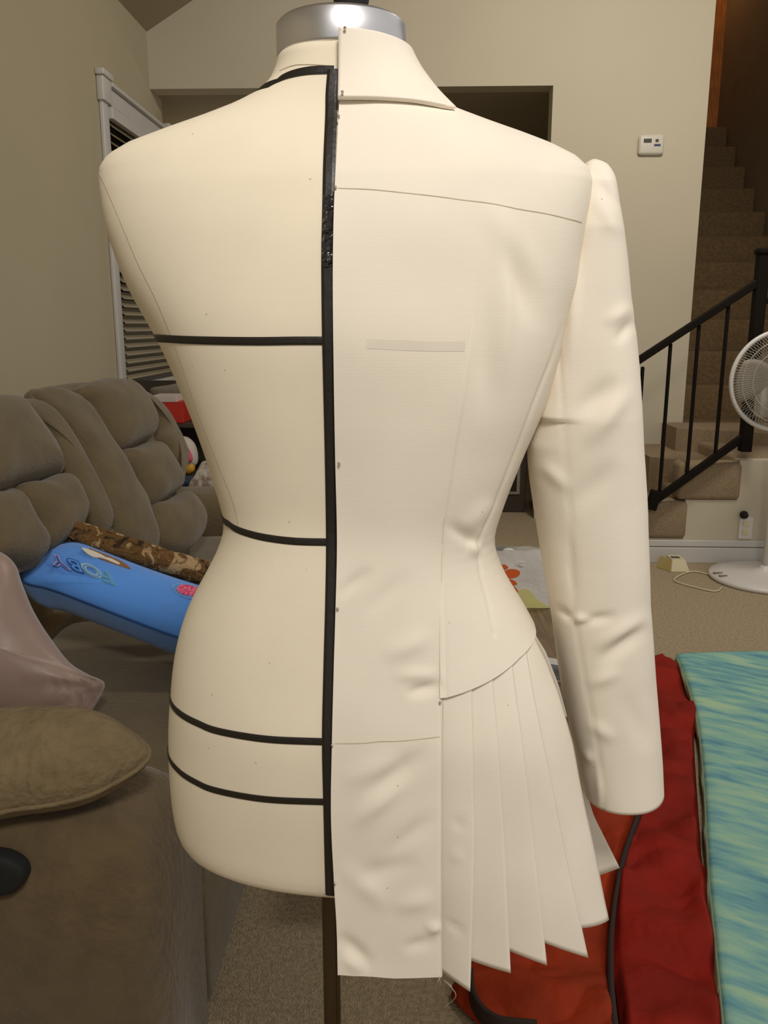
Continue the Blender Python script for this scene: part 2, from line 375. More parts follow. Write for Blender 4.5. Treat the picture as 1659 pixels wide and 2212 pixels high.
# baseboards
def baseb(name, x0, x1, y):
    o = structure(box(name, (x0, y - 0.016, 0.0), (x1, y - 0.0005, 0.085), M['white'], bevel=0.003))
    box('baseboard_cap', (x0, y - 0.012, 0.090), (x1, y - 0.0005, 0.125), M['white'], o, bevel=0.004)
baseb('baseboard_stair', 0.95, XR + 0.1, YS)
structure(box('baseboard_back', (XO, YB - 0.016, 0), (XO + 0.15, YB - 0.0005, 0.12), M['white'], bevel=0.003))
structure(box('trim_opening', (XO - 0.012, YB - 0.01, 0.0), (XO + 0.03, YB - 0.0006, 0.9), M['white'], bevel=0.003))
# black newel, rails and balusters
rl = thing('stair_railing', 'black iron stair railing with slanted handrail along the lower steps', 'railing', on_y(1520, 900, YS + 0.06))
YR = YS - 0.045
hp = [on_y(1345, 801, YR), on_y(1640, 608, YR)]
bp_ = [on_y(1400, 1092, YR), on_y(1618, 935, YR)]
def bar(name, a, b, w, h, m, parent):
    a = np.asarray(a, float); b = np.asarray(b, float); t = (b - a) / np.linalg.norm(b - a)
    s = np.array([0, 1.0, 0]); u = np.cross(t, s); u /= np.linalg.norm(u)
    V = [p + s * (i * w / 2) + u * (j * h / 2) for p in (a, b) for i, j in ((-1, -1), (1, -1), (1, 1), (-1, 1))]
    F = [[0, 1, 2, 3], [7, 6, 5, 4], [0, 4, 5, 1], [1, 5, 6, 2], [2, 6, 7, 3], [3, 7, 4, 0]]
    o = mesh_obj(name, V, F, m, parent, smooth=False)
    bm = bmesh.new(); bm.from_mesh(o.data); bmesh.ops.recalc_face_normals(bm, faces=bm.faces); bmesh.ops.bevel(bm, geom=list(bm.edges), offset=0.004, segments=1, affect='EDGES'); bm.to_mesh(o.data); bm.free()
    return o
bar('handrail', hp[0], hp[1], 0.045, 0.034, M['iron'], rl)
bar('bottom_rail', bp_[0], bp_[1], 0.036, 0.036, M['iron'], rl)
bar('foot_bracket', on_y(1405, 1100, YR), on_y(1418, 1060, YR), 0.05, 0.05, M['iron'], rl)
for (a, b) in (((1382, 792), (1374, 1100)), ((1447, 742), (1426, 1068)), ((1510, 702), (1484, 1026)), ((1572, 660), (1546, 986))):
    pa = on_y(*a, YR); pb = on_y(*b, YR); x = (pa[0] + pb[0]) / 2
    bar('baluster', (x, YR, pa[2]), (x, YR, pb[2]), 0.017, 0.017, M['iron'], rl)
nx = float(on_y(1629, 760, YR)[0]); bar('newel_post', (nx, YR, on_y(1645, 545, YR)[2]), (nx, YR, on_y(1608, 975, YR)[2]), 0.055, 0.055, M['iron'], rl)
box('newel_cap', (nx - 0.036, YR - 0.036, on_y(1645, 545, YR)[2] - 0.01), (nx + 0.036, YR + 0.036, on_y(1645, 536, YR)[2]), M['iron'], rl, bevel=0.008)
bar('landing_rail', (nx, YR, on_y(1650, 650, YR)[2]), (XR, YR, on_y(1650, 650, YR)[2] + 0.02), 0.03, 0.03, M['iron'], rl)
bar('landing_handrail', (nx, YR, on_y(1650, 560, YR)[2]), (XR, YR, on_y(1650, 560, YR)[2]), 0.045, 0.034, M['iron'], rl)
# dark thing lying on a stair tread
pb = on_y(1512, 515, YB + 0.02 + 0.262 * 5 + 0.05)
lathe('shoe', [(0.0, 0), (0.075, 0.004), (0.08, 0.03), (0.05, 0.07), (0.03, 0.14), (0.012, 0.17), (0.0, 0.175)], (XE + 0.085, YB + 0.02 + 0.262 * 5 + 0.12, 0.64 + 0.217 * 5 + 0.001), M['black'], n=20)
tag(bpy.data.objects['shoe'], 'small dark bag slumped on a stair tread beside the wall edge', 'bag'); bpy.data.objects['shoe'].name = 'small_bag'

# thermostat
tc_ = on_y(1405, 314, YB); th = thing('thermostat', 'white wall thermostat with small grey display on back wall', 'thermostat', (tc_[0], YB, tc_[2]))
tw = 0.5 * (on_y(1433, 314, YB)[0] - on_y(1378, 314, YB)[0]); tH = 0.5 * (on_y(1405, 292, YB)[2] - on_y(1405, 336, YB)[2])
box('housing', (tc_[0] - tw, YB - 0.03, tc_[2] - tH), (tc_[0] + tw, YB - 0.0005, tc_[2] + tH), mat('thermostat_plastic', (196, 190, 174), rough=0.5), th, bevel=0.016, seg=3)
def tbox(name, x0, x1, y0, y1, m):
    a = on_y(x0, y1, YB - 0.031); b = on_y(x1, y0, YB - 0.031); box(name, (a[0], YB - 0.0335, a[2]), (b[0], YB - 0.029, b[2]), m, th, bevel=0.001)
tbox('display', 1390.5, 1408, 299.5, 308, M['screen']); tbox('round_button', 1416, 1423, 300.5, 306.5, M['screen']); tbox('slide_button', 1413, 1427, 311, 315.5, M['navy'])

# window on the left wall with blinds
y0w = float(on_x(232, 500, XL)[1]); 
ytop = on_x(222, 208, XL); z_top = float(on_x(228, 226, XL)[2]); z_sill = float(on_x(272, 832, XL)[2]); y1w = y0w + 1.25
win = thing('window_1', None, None, (XL, y0w, z_sill)); win['kind'] = 'structure'
cw = 0.085
for (a, b) in ((y0w, y0w + cw), (y1w - cw, y1w)):
    box('casing', (XL + 0.0005, a, z_sill), (XL + 0.022, b, z_top), M['white'], win, bevel=0.005)
    box('corner_block', (XL + 0.0005, a - 0.018, z_top - 0.005), (XL + 0.038, b + 0.018, z_top + 0.11), M['white'], win, bevel=0.006)
    box('corner_block_cap', (XL + 0.0005, a - 0.03, z_top + 0.11), (XL + 0.048, b + 0.03, z_top + 0.14), M['white'], win, bevel=0.005)
box('head_casing', (XL + 0.0005, y0w + cw + 0.018, z_top + 0.0), (XL + 0.022, y1w - cw - 0.018, z_top + 0.085), M['white'], win, bevel=0.004)
box('head_cap', (XL + 0.0005, y0w + cw + 0.018, z_top + 0.085), (XL + 0.045, y1w - cw - 0.018, z_top + 0.105), M['white'], win, bevel=0.004)
box('sill', (XL + 0.0005, y0w - 0.03, z_sill - 0.03), (XL + 0.06, y1w + 0.03, z_sill), M['white'], win, bevel=0.005)
box('apron', (XL + 0.0005, y0w, z_sill - 0.10), (XL + 0.018, y1w, z_sill - 0.03), M['white'], win, bevel=0.004)
box('glass', (XL + 0.0004, y0w + cw, z_sill), (XL + 0.003, y1w - cw, z_top), M['night'], win)
box('blind_headrail', (XL + 0.004, y0w + cw + 0.005, z_top - 0.07), (XL + 0.04, y1w - cw - 0.005, z_top - 0.012), M['white'], win, bevel=0.004)
zz = z_top - 0.10
while zz > z_sill + 0.02:
    t = 0.012
    V = [(XL + 0.006, y0w + cw + 0.006, zz + t), (XL + 0.034, y0w + cw + 0.006, zz - t), (XL + 0.034, y1w - cw - 0.006, zz - t), (XL + 0.006, y1w - cw - 0.006, zz + t)]
    poly_prism('blind_slat', V, (0.0012, 0, 0.0016), M['slat'], win); zz -= 0.043

# cabinet with dark glass just inside the opening
cabx1 = float(on_y(1136, 1050, 5.56)[0]); cab = thing('display_cabinet', 'dark low cabinet with pale-framed glass door inside the far opening', 'cabinet', (0.3, 5.6, 0))
box('body', (-0.55, 5.56, 0.001), (cabx1, 5.98, 0.85), M['dark'], cab, bevel=0.004)
dz0 = float(on_y(1110, 1068, 5.55)[2]); dx1 = float(on_y(1123, 1050, 5.55)[0])
for (a, b) in ((0.12, dx1), (-0.45, 0.08)):
    d = box('door', (a, 5.548, dz0), (b, 5.559, 0.80), M['dsteel'] if False else mat('pale_frame', (130, 124, 112), rough=0.5), cab, bevel=0.003)
    box('pane', (a + 0.022, 5.545, dz0 + 0.022), (b - 0.022, 5.549, 0.778), M['glassd'], d)

# wall outlet with plug, cord
oc = on_y(1610, 1140, YS); ol = thing('wall_outlet', 'white double wall outlet behind the fan with black plug', 'outlet', (oc[0], YS, oc[2]))
box('cover_plate', (oc[0] - 0.036, YS - 0.007, oc[2] - 0.06), (oc[0] + 0.036, YS - 0.0005, oc[2] + 0.06), M['fanw'], ol, bevel=0.002)
for dz in (-0.024, 0.024): box('socket', (oc[0] - 0.016, YS - 0.010, oc[2] + dz - 0.014), (oc[0] + 0.016, YS - 0.006, oc[2] + dz + 0.014), M['cream'], ol, bevel=0.002)
pg = on_y(1607, 1112, YS - 0.02); lathe('plug', [(0.002, -0.012), (0.020, -0.010), (0.022, 0.0), (0.016, 0.02), (0.006, 0.026)], (pg[0], YS - 0.022, pg[2]), M['black'], ol, n=16, axis=(0, -1, 0), label='round black plug')

# ------------------------------------------------------------------ pedestal fan
FY = 4.06
fc = on_y(1687, 822.5, FY - 0.12); fr = float(np.linalg.norm(on_y(1575, 822.5, FY - 0.12) - fc))
fx = float(on_z(1648, 1240, 0.02)[0]); 
fan = thing('pedestal_fan', 'white pedestal fan with round wire guard beside the stairs', 'fan', (fx, FY, 0))
ax = np.array([0, -1.0, 0]); FC = np.array([fc[0], FY - 0.12, fc[2]])
def ringpts(r, dy, n=72): return [FC + np.array([r * math.cos(2 * math.pi * j / n), dy, r * math.sin(2 * math.pi * j / n)]) for j in range(n)]
tube('guard_rim', ringpts(fr - 0.010, 0), 0.011, M['fanw'], fan, n=10, closed=True)
V = []; F = []
def addtube(V, F, pts, r, n=4):
    k0 = len(V); pts = [np.asarray(p, float) for p in pts]
    for i, p in enumerate(pts):
        t = pts[min(i + 1, len(pts) - 1)] - pts[max(i - 1, 0)]; t /= np.linalg.norm(t)
        a = np.cross(t, [0, 1.0, 0.01]); a /= np.linalg.norm(a); b = np.cross(t, a)
        for j in range(n):
            w = 2 * math.pi * j / n; V.append(p + r * (math.cos(w) * a + math.sin(w) * b))
    for i in range(len(pts) - 1):
        for j in range(n): F.append([k0 + i * n + j, k0 + i * n + (j + 1) % n, k0 + (i + 1) * n + (j + 1) % n, k0 + (i + 1) * n + j])
for j in range(110):
    w = 2 * math.pi * j / 110
    pts = []
    for s, dy in ((0.30, -0.055), (0.55, -0.05), (0.8, -0.036), (0.95, -0.008)):
        w2 = w + 0.18 * s; pts.append(FC + np.array([fr * s * math.cos(w2), dy, fr * s * math.sin(w2)]))
    addtube(V, F, pts, 0.0011)
gw = mesh_obj('front_guard_wires', V, F, M['fang'], fan); gw['kind'] = 'stuff'
V = []; F = []
for j in range(80):
    w = 2 * math.pi * j / 80
    addtube(V, F, [FC + np.array([fr * s * math.cos(w), dy, fr * s * math.sin(w)]) for s, dy in ((0.2, 0.09), (0.6, 0.085), (0.88, 0.05), (0.95, 0.008))], 0.0013)
gw = mesh_obj('rear_guard_wires', V, F, M['fang'], fan); gw['kind'] = 'stuff'
tube('guard_ring', ringpts(fr * 0.62, -0.048), 0.0018, M['fang'], fan, n=5, closed=True)
tube('guard_ring', ringpts(fr * 0.80, -0.036), 0.0018, M['fang'], fan, n=5, closed=True)
lathe('badge', [(0.0, 0.062), (fr * 0.28, 0.060), (fr * 0.31, 0.052), (fr * 0.31, 0.045)], FC, M['fanw'], fan, n=40, axis=(0, -1, 0))
for k in range(3):
    V = []; F = []; nr, na = 10, 8
    for i in range(nr + 1):
        r = fr * (0.12 + 0.72 * i / nr); half = R(20 + 22 * math.sin(math.pi * min(1, 0.25 + 0.62 * i / nr)))
        for j in range(na + 1):
            u = j / na * 2 - 1; w = R(170 + 120 * k) + half * u + 0.2 * i / nr
            V.append(FC + np.array([r * math.cos(w), 0.02 + 0.022 * u, r * math.sin(w)]))
    for i in range(nr):
        for j in range(na): a = i * (na + 1) + j; F.append([a, a + 1, a + na + 2, a + na + 1])
    solid(mesh_obj('blade', V, F, M['blade'], fan), 0.003)
lathe('motor_housing', [(0.03, -0.20), (0.065, -0.18), (0.075, -0.12), (0.075, -0.095)], FC, M['fanw'], fan, n=32, axis=(0, -1, 0))
lathe('rotor_hub', [(0.0, 0.03), (0.03, 0.028), (0.035, 0.0), (0.035, -0.095)], FC, M['fanw'], fan, n=24, axis=(0, -1, 0))
mz = fc[2] - 0.06
tube('pole', [(fx, FY, 0.03), (fx, FY, 0.55)], 0.020, M['fanw'], fan, n=16)
tube('inner_pole', [(fx, FY, 0.55), ((fx + fc[0]) / 2, FY, 0.8), (fc[0], FY + 0.01, mz)], 0.012, M['fanw'], fan, n=12)
lathe('height_collar', [(0.021, 0), (0.03, 0.005), (0.03, 0.05), (0.02, 0.06)], (fx, FY, 0.53), M['fanw'], fan, n=20)
box('control_box', (fc[0] - 0.05, FY - 0.045, mz - 0.12), (fc[0] + 0.05, FY + 0.045, mz + 0.03), M['fanw'], fan, bevel=0.012)
lathe('base', [(0.265, 0.001), (0.27, 0.012), (0.262, 0.024), (0.20, 0.034), (0.06, 0.046), (0.03, 0.06), (0.022, 0.075)], (fx, FY, 0), M['fanw'], fan, n=56)
hs = on_z(1563, 1239, 0.034)
for dy_, w_ in ((0.024, 0.042), (-0.026, 0.032)):
    box('grip_slot', (hs[0] - w_, hs[1] + dy_ - 0.014, 0.018), (hs[0] + w_, hs[1] + dy_ + 0.014, 0.0325), M['towel'], fan, bevel=0.006)
cpts = [on_z(x, y, 0.006) for x, y in ((1560, 1268), (1545, 1277), (1500, 1268), (1462, 1257), (1458, 1250), (1475, 1240), (1498, 1234), (1520, 1238), (1538, 1243))]
cd = tube('fan_cord', curve_pts(cpts, 40), 0.0035, M['cream'], n=6); tag(cd, 'cream electric cord looped on the carpet by the fan base', 'cord')
# cream wedge gadget
g0 = on_z(1462, 1232, 0.0); gd = thing('plug_in_gadget', 'small cream and yellow wedge-shaped box on carpet by baseboard', 'gadget', (g0[0], g0[1], 0))
a = on_z(1450, 1236, 0); b = on_z(1487, 1234, 0); c = on_z(1433, 1222, 0)
gx0, gx1, gy = float(a[0]), float(b[0]), float(a[1])
poly_prism('shell', [(gx0, gy, 0.002), (gx1, gy, 0.002), (gx1 - 0.02, gy + 0.02, 0.06), (gx0 + 0.008, gy + 0.02, 0.06)], (0, 0.10, 0.0), M['cream'], gd)
poly_prism('side_panel', [(gx0 - 0.001, gy, 0.002), (gx0 + 0.007, gy + 0.02, 0.06), (gx0 - 0.03, gy + 0.10, 0.06), (gx0 - 0.05, gy + 0.085, 0.002)], (-0.003, 0.0, 0), M['yell'], gd)
box('top_slot', (gx0 + 0.015, gy + 0.055, 0.0595), (gx1 - 0.035, gy + 0.085, 0.063), M['screen'], gd, bevel=0.001)

# ================================================================== SOFA
nb = np.array([0.90, 0, 0.436]); nb /= np.linalg.norm(nb); PB = np.array([-1.03, 2.3, 1.06])
zc3 = lambda pts: [(x / 2.765, 750 + y / 2.765) for x, y in pts]
def backpts(pts, lift=0.0): return [on_plane(x, y, PB + nb * lift, nb) for x, y in zc3(pts)]
sofa = thing('recliner_sofa', 'brown microfibre reclining sofa along the left wall', 'sofa', (-1.0, 2.1, 0))
wr = lambda s, a, seed=0: (lambda q, sc, h: a * nz(q, s, seed) * (0.3 + 0.7 * sc))
def bpan(name, pts, f, m=M['sofa'], lift=0.0, ex=2.6, seed=0.0):
    return blob(name, backpts(pts, lift), nb, m, sofa, front=f * 0.8, back=0.09, ex=ex, wob=wr(11, 0.010, seed))
# back slabs
bpan('back_cushion', [(170, 300), (240, 245), (400, 220), (560, 205), (720, 225), (850, 290), (930, 420), (1010, 560), (1060, 690), (1065, 780), (1030, 870), (1100, 950), (1140, 1050), (1135, 1130), (1080, 1240), (950, 1280), (620, 1230), (480, 1000), (340, 650)], 0.035)
bpan('back_cushion', [(-500, 420), (-200, 330), (0, 310), (90, 312), (170, 330), (260, 430), (380, 620), (500, 850), (620, 1080), (560, 1250), (200, 1320), (-300, 1400)], 0.035)
bpan('back_bolster', [(175, 290), (240, 250), (330, 262), (400, 300), (540, 500), (650, 670), (740, 820), (830, 975), (900, 1190), (860, 1260), (740, 1240), (620, 1090), (500, 840), (380, 610), (260, 430)], 0.10, seed=3)
bpan('back_bolster', [(30, 320), (110, 316), (175, 345), (260, 440), (380, 620), (500, 850), (615, 1075), (560, 1150), (440, 1040), (300, 765), (160, 505), (70, 400)], 0.095, seed=5)
bpan('headrest_pad', [(400, 285), (470, 235), (580, 215), (690, 225), (760, 280), (830, 400), (872, 490), (855, 560), (760, 610), (645, 650), (570, 530), (480, 395)], 0.135, seed=1)
bpan('mid_pad', [(648, 658), (750, 620), (850, 588), (905, 620), (965, 710), (1012, 820), (1012, 880), (940, 930), (842, 968), (745, 810)], 0.125, seed=2)
bpan('lumbar_pad', [(845, 980), (950, 935), (1045, 885), (1115, 960), (1150, 1060), (1140, 1150), (1080, 1240), (1000, 1255), (905, 1190)], 0.125, seed=7)
bpan('outer_bolster', [(745, 255), (850, 300), (930, 420), (1015, 560), (1062, 680), (1070, 770), (1035, 860), (1012, 868), (1012, 800), (950, 670), (885, 570), (872, 480), (820, 370)], 0.10, seed=8)
bpan('headrest_pad', [(-420, 420), (-200, 330), (-20, 325), (40, 350), (160, 510), (300, 760), (285, 790), (150, 830), (0, 868), (-250, 930), (-400, 700)], 0.13, seed=9)
bpan('mid_pad', [(15, 875), (150, 835), (300, 795), (400, 965), (432, 1040), (380, 1160), (215, 1245), (120, 1100)], 0.125, seed=4)
bpan('back_bolster', [(-260, 960), (-60, 890), (0, 885), (100, 1075), (205, 1245), (140, 1330), (0, 1330), (-200, 1300)], 0.11, seed=6)
# seats
def seatc(y0, y1, name='seat_cushion'):
    out = [(-0.95, y0), (-0.6, y0 - 0.0), (-0.36, y0), (-0.31, (y0 + y1) / 2), (-0.36, y1), (-0.6, y1), (-0.95, y1), (-0.96, (y0 + y1) / 2)]
    L = []
    for i in range(len(out)):
        p, q = np.array(out[i]), np.array(out[(i + 1) % len(out)])
        for t in (0, 0.33, 0.66): L.append(np.array([*(p + (q - p) * t), 0.36]))
    return blob(name, L, (0, 0, 1), M['sofa'], sofa, front=0.115, back=0.14, ex=4.5, n=72, wob=lambda q, s, h: 0.012 * nz(q, 4) if h > 0 else 0)
seatc(1.24, 2.17); seatc(2.19, 3.12)
box('frame', (-1.2, 1.18, 0.02), (-0.40, 3.15, 0.26), M['sofa'], sofa, bevel=0.03)
box('footrest_panel', (-0.40, 1.24, 0.05), (-0.35, 3.1, 0.30), M['sofa'], sofa, bevel=0.02)
# near arm: a big rounded block, worn
def arm(y0, y1, xf, zt, m, name='armrest', bev=0.10, x0=-1.25):
    V = []; F = []; nx_, ns = 26, 36
    for i in range(nx_ + 1):
        u = i / nx_; x = x0 + (xf - x0) * u
        e = min(1, (1 - u) / 0.16); sc = (1 - (1 - e) ** 2.4) ** (1 / 2.4) if e < 1 else 1
        for j in range(ns):
            w = 2 * math.pi * j / ns; n_ = 3.6
            cx = math.copysign(abs(math.cos(w)) ** (2 / n_), math.cos(w)); cz = math.copysign(abs(math.sin(w)) ** (2 / n_), math.sin(w))
            hy = (y1 - y0) / 2 * (0.75 + 0.25 * sc); hz = zt / 2
            zz_ = hz + cz * hz * (0.72 + 0.28 * sc) if cz > 0 else hz + cz * hz * 0.99
            yy_ = (y0 + y1) / 2 + cx * hy * (1.0 + 0.10 * (cz > 0) * cz)
            p = np.array([x, yy_, zz_]); d = 0.010 * nz(p, 5) + 0.004 * nz(p, 16, 3)
            V.append(p + np.array([0, cx * d, abs(cz) * d]))
    for i in range(nx_):
        for j in range(ns): F.append([i * ns + j, i * ns + (j + 1) % ns, (i + 1) * ns + (j + 1) % ns, (i + 1) * ns + j])
    F.append(list(range(ns))); F.append([nx_ * ns + j for j in range(ns)][::-1])
    o = mesh_obj(name, V, F, m, sofa); bm = bmesh.new(); bm.from_mesh(o.data); bmesh.ops.recalc_face_normals(bm, faces=bm.faces); bm.to_mesh(o.data); bm.free(); return o
arm(0.93, 1.21, -0.335, 0.60, M['arm']); arm(3.16, 3.42, -0.36, 0.60, M['sofa'])
lv = [on_y(x, y, 0.935) for x, y in ((-60, 1842), (0, 1842), (34, 1853), (56, 1872), (60, 1893), (46, 1912), (20, 1926), (-60, 1925))]
blob('recline_handle', lv, (0, -1, 0), M['black'], sofa, front=0.014, back=0.02, ex=4, label='black oval recliner lever recess')

# pillows on the sofa
mp_ = [(-150, 1180), (-60, 1172), (0, 1192), (32, 1218), (48, 1262), (72, 1318), (108, 1376), (148, 1428), (190, 1456), (226, 1474), (222, 1492), (208, 1520), (184, 1548), (120, 1556), (0, 1560), (-140, 1560)]
P0 = np.array([-0.8, 1.50, 0.6]); nm = np.array([0.25, -0.85, 0.35])
def wm(q, s, h):
    x, y = proj(q); d = math.hypot(x - 226, y - 1476); f = math.exp(-((d - 60) / 70) ** 2)
    ang = math.atan2(y - 1476, x - 226)
    return 0.009 * f * math.sin(ang * 16) + 0.010 * nz(q, 7)
mv = blob('satin_pillow', [on_plane(x, y, P0, nm) for x, y in mp_], nm, M['mauve'], None, front=0.07, back=0.05, ex=2.0, n=120, rings=14, wob=wm)
tag(mv, 'mauve satin throw pillow with gathered corner leaning on the sofa seat', 'pillow')
bp2 = [(-120, 1600), (-60, 1560), (60, 1543), (160, 1546), (240, 1562), (290, 1590), (322, 1622), (310, 1650), (260, 1685), (180, 1722), (60, 1745), (-100, 1750)]
nP = np.array([0.05, -0.42, 0.90]); P0 = np.array([-0.6, 1.06, 0.685])
def wb_(q, s, h):
    x, y = proj(q); return 0.0045 * math.sin((x + 14 * nz(q, 20)) * 0.20) * max(0, 1 - abs(y - 1690) / 60) * (1 if h > 0 else 0) + 0.006 * nz(q, 8)
tp = thing('throw_pillow', 'brown textured throw pillow lying on the sofa arm', 'pillow', (-0.6, 1.06, 0.6))
eq = [on_plane(x, y, P0, nP) for x, y in bp2]
blob('cushion', eq, nP, M['bpil'], tp, front=0.062, back=0.06, ex=2.1, n=110, rings=12, wob=wb_)
tube('piping', smooth_loop(eq, 90), 0.004, M['bpil'], tp, n=6, closed=True)
# blue box pillow
nB = np.array([0.12, -0.55, 0.83]); nB /= np.linalg.norm(nB); PBl = on_z(300, 1300, 0.64)
bl = [(42, 1240), (62, 1214), (95, 1190), (132, 1176), (168, 1173), (222, 1192), (300, 1222), (380, 1250), (450, 1272), (540, 1305), (560, 1340), (520, 1400), (470, 1398), (385, 1376), (300, 1345), (200, 1306), (110, 1272), (60, 1260)]
bo = [on_plane(x, y, PBl, nB) for x, y in bl]
bpw = thing('blue_pillow', 'blue plush box pillow with embroidered letters on the sofa', 'pillow', bo[0])
blob('plush_body', bo, nB, M['blue'], bpw, prof=[(0.2, 0.028), (0.4, 0.026), (0.6, 0.022), (0.75, 0.018), (0.87, 0.012), (0.95, 0.006), (1.0, 0.0), (1.005, -0.02), (1.0, -0.045), (0.985, -0.065), (0.95, -0.08), (0.85, -0.09), (0.5, -0.095)], n=96)
tube('seam_piping', smooth_loop(bo, 96), 0.0022, M['blue_d'], bpw, n=6, closed=True)
cB = sum(smooth_loop(bo, 96)) / 96
def on_blue(px, py, lift):
    s_ = 0.018 + lift; return on_plane(px, py, PBl + nB * s_, nB)
def patch(name, pts, m, lift, label=None, n=40):
    L = [on_blue(x, y, lift) for x, y in pts]; L = smooth_loop(L, n)
    return poly_prism(name, L, -nB * 0.006, m, bpw, label=label)
patch('applique', [(192, 1184), (210, 1190), (262, 1212), (282, 1228), (262, 1224), (232, 1214), (205, 1200)], M['patchb'], 0.007, 'brown applique patch')
patch('applique', [(176, 1183), (188, 1185), (207, 1192), (222, 1199), (228, 1203), (240, 1206), (259, 1216), (257, 1219), (243, 1214), (229, 1208), (215, 1204), (203, 1203), (196, 1200), (185, 1193)], M['patchw'], 0.0085, 'white applique patch')
patch('stitched_ring', [(370, 1268), (380, 1260), (410, 1262), (440, 1275), (440, 1292), (410, 1292), (385, 1284)], M['paleb'], 0.010)
patch('blue_inset', [(374, 1269), (383, 1262), (410, 1264), (438, 1276), (438, 1289), (410, 1289), (388, 1282)], M['blue'], 0.011)
patch('dotted_oval', [(382, 1272), (388, 1264), (405, 1263), (430, 1270), (440, 1280), (425, 1287), (402, 1285), (388, 1280)], M['pinkdots'], 0.012, 'pink dotted oval')
def glyph(ch, c, W, H, m, lift, off, name='letter'):
    cu = bpy.data.curves.new('glyph', 'FONT'); cu.body = ch; cu.align_x = 'CENTER'; cu.align_y = 'CENTER'; cu.size = 1.0; cu.offset = off; cu.resolution_u = 4
    to = bpy.data.objects.new('glyph', cu); COL.objects.link(to)
    bpy.context.view_layer.update()
    me = to.to_mesh(); V = []
    for v in me.vertices:
        px = c[0] + v.co.x * W * (-0.955) + v.co.y * H * 0.42; py = c[1] + v.co.x * W * (-0.30) + v.co.y * H * 0.90
        V.append(on_blue(px, py, lift))
    F = [list(p.vertices) for p in me.polygons]; to.to_mesh_clear(); bpy.data.objects.remove(to)
    o = mesh_obj(name, V, F, m, bpw, smooth=False); solid(o, 0.001, 0); return o
for ch, c, m1, m2 in (('Y', (127, 1211), 'lilac', 'blue_d'), ('B', (162, 1220), 'dblue', 'blue'), ('O', (197, 1231), 'pale', 'blue'), ('F', (231, 1246), 'green', 'blue')):
    glyph(ch, c, 54, 40, M[m1], 0.010, 0.055); glyph(ch, c, 54, 40, M['blue'] if ch != 'Y' else M['blue_d'], 0.0112, -0.005, 'letter_inset')
# patterned fur cushion behind
fr_ = [(142, 1136), (158, 1126), (200, 1137), (260, 1156), (350, 1186), (450, 1216), (520, 1236), (530, 1275), (440, 1264), (300, 1224), (200, 1192), (150, 1164)]
PF = on_plane(300, 1215, PBl + nB * 0.0, nB) + np.array([0, 0.10, 0.02]); nF = np.array([0.3, -0.8, 0.5])
fu = blob('fur_cushion', [on_plane(x, y, PF, nF) for x, y in fr_], nF, M['fur'], None, front=0.035, back=0.05, ex=3, n=110, wob=lambda q, s, h: 0.008 * nz(q, 40) + 0.008 * nz(q, 12))
tag(fu, 'tan and brown patterned fur cushion wedged behind the blue pillow', 'cushion')

# shelf behind the sofa and the things on it
sh = thing('toy_shelf', 'low dark shelf unit behind the sofa beneath the window', 'shelf', (-1.2, 4.55, 0))
for z, y_ in ((0.48, 4.14), (0.735, 4.22)):
    box('shelf_board', (-1.54, y_, z), (-0.62, 4.62, z + 0.02), M['dark'], sh, bevel=0.002)
box('side_panel', (-1.56, 4.18, 0.001), (-1.54, 4.62, 0.68), M['dark'], sh, bevel=0.002)
box('side_panel', (-0.62, 4.18, 0.001), (-0.60, 4.62, 0.68), M['dark'], sh, bevel=0.002)
box('back_panel', (-1.54, 4.62, 0.001), (-0.62, 4.635, 0.95), M['dark'], sh)
def pl4(pts, Y): return [on_y(x, y, Y) for x, y in pts]
rb = thing('red_box', 'red and white cardboard box on the shelf behind the sofa', 'box', on_y(365, 905, 4.3))
a = on_y(330, 915, 4.25); b = on_y(394, 868, 4.25)
box('carton', (a[0], 4.25, 0.756), (b[0], 4.42, b[2]), M['redb'], rb, bevel=0.003)
box('white_lid', (a[0] - 0.003, 4.247, b[2] - 0.002), (b[0] - 0.03, 4.42, b[2] + 0.03), M['plush'], rb, bevel=0.003, label='white top of the box')
tw_ = blob('folded_throw', pl4([(325, 840), (360, 832), (400, 828), (420, 850), (400, 858), (340, 860)], 4.5), (0, -1, 0.1), M['towel'], None, front=0.03, back=0.06); tag(tw_, 'grey folded cloth below the window sill behind the sofa', 'cloth')
pt = thing('plush_toy', 'white plush toy with pink belly on the shelf behind the sofa', 'toy', on_y(410, 1000, 4.2))
blob('body', pl4([(388, 945), (405, 945), (420, 960), (427, 985), (424, 1004), (408, 1008), (394, 996), (388, 970)], 4.2), (0, -1, 0), M['plush'], pt, front=0.05, back=0.05)
blob('belly', pl4([(396, 968), (404, 966), (412, 978), (416, 994), (406, 1000), (396, 992)], 4.15), (0, -1, 0), M['pinkp'], pt, front=0.02, back=0.02, label='pink belly')
blob('foot', pl4([(400, 1002), (418, 1002), (420, 1016), (408, 1024), (400, 1016)], 4.18), (0, -1, 0), M['petaly'], pt, front=0.03, back=0.03, label='amber foot')
nbx = thing('storage_bin', 'navy storage bin behind the sofa under a printed cloth', 'bin', on_y(430, 1100, 4.1))
a = on_y(386, 1104, 4.0); b = on_y(500, 1040, 4.0)
poly_prism('bin_body', [(a[0] + 0.02, 4.0, a[2]), (b[0], 4.0, a[2]), (b[0], 4.0, b[2]), (a[0] - 0.02, 4.0, b[2])], (0, 0.115, 0), M['navy'], nbx)
box('bin_rim', (a[0] - 0.03, 3.985, b[2] - 0.015), (b[0] + 0.01, 4.125, b[2] + 0.005), M['navy'], nbx, bevel=0.004)
bpy.data.objects['bin_rim']
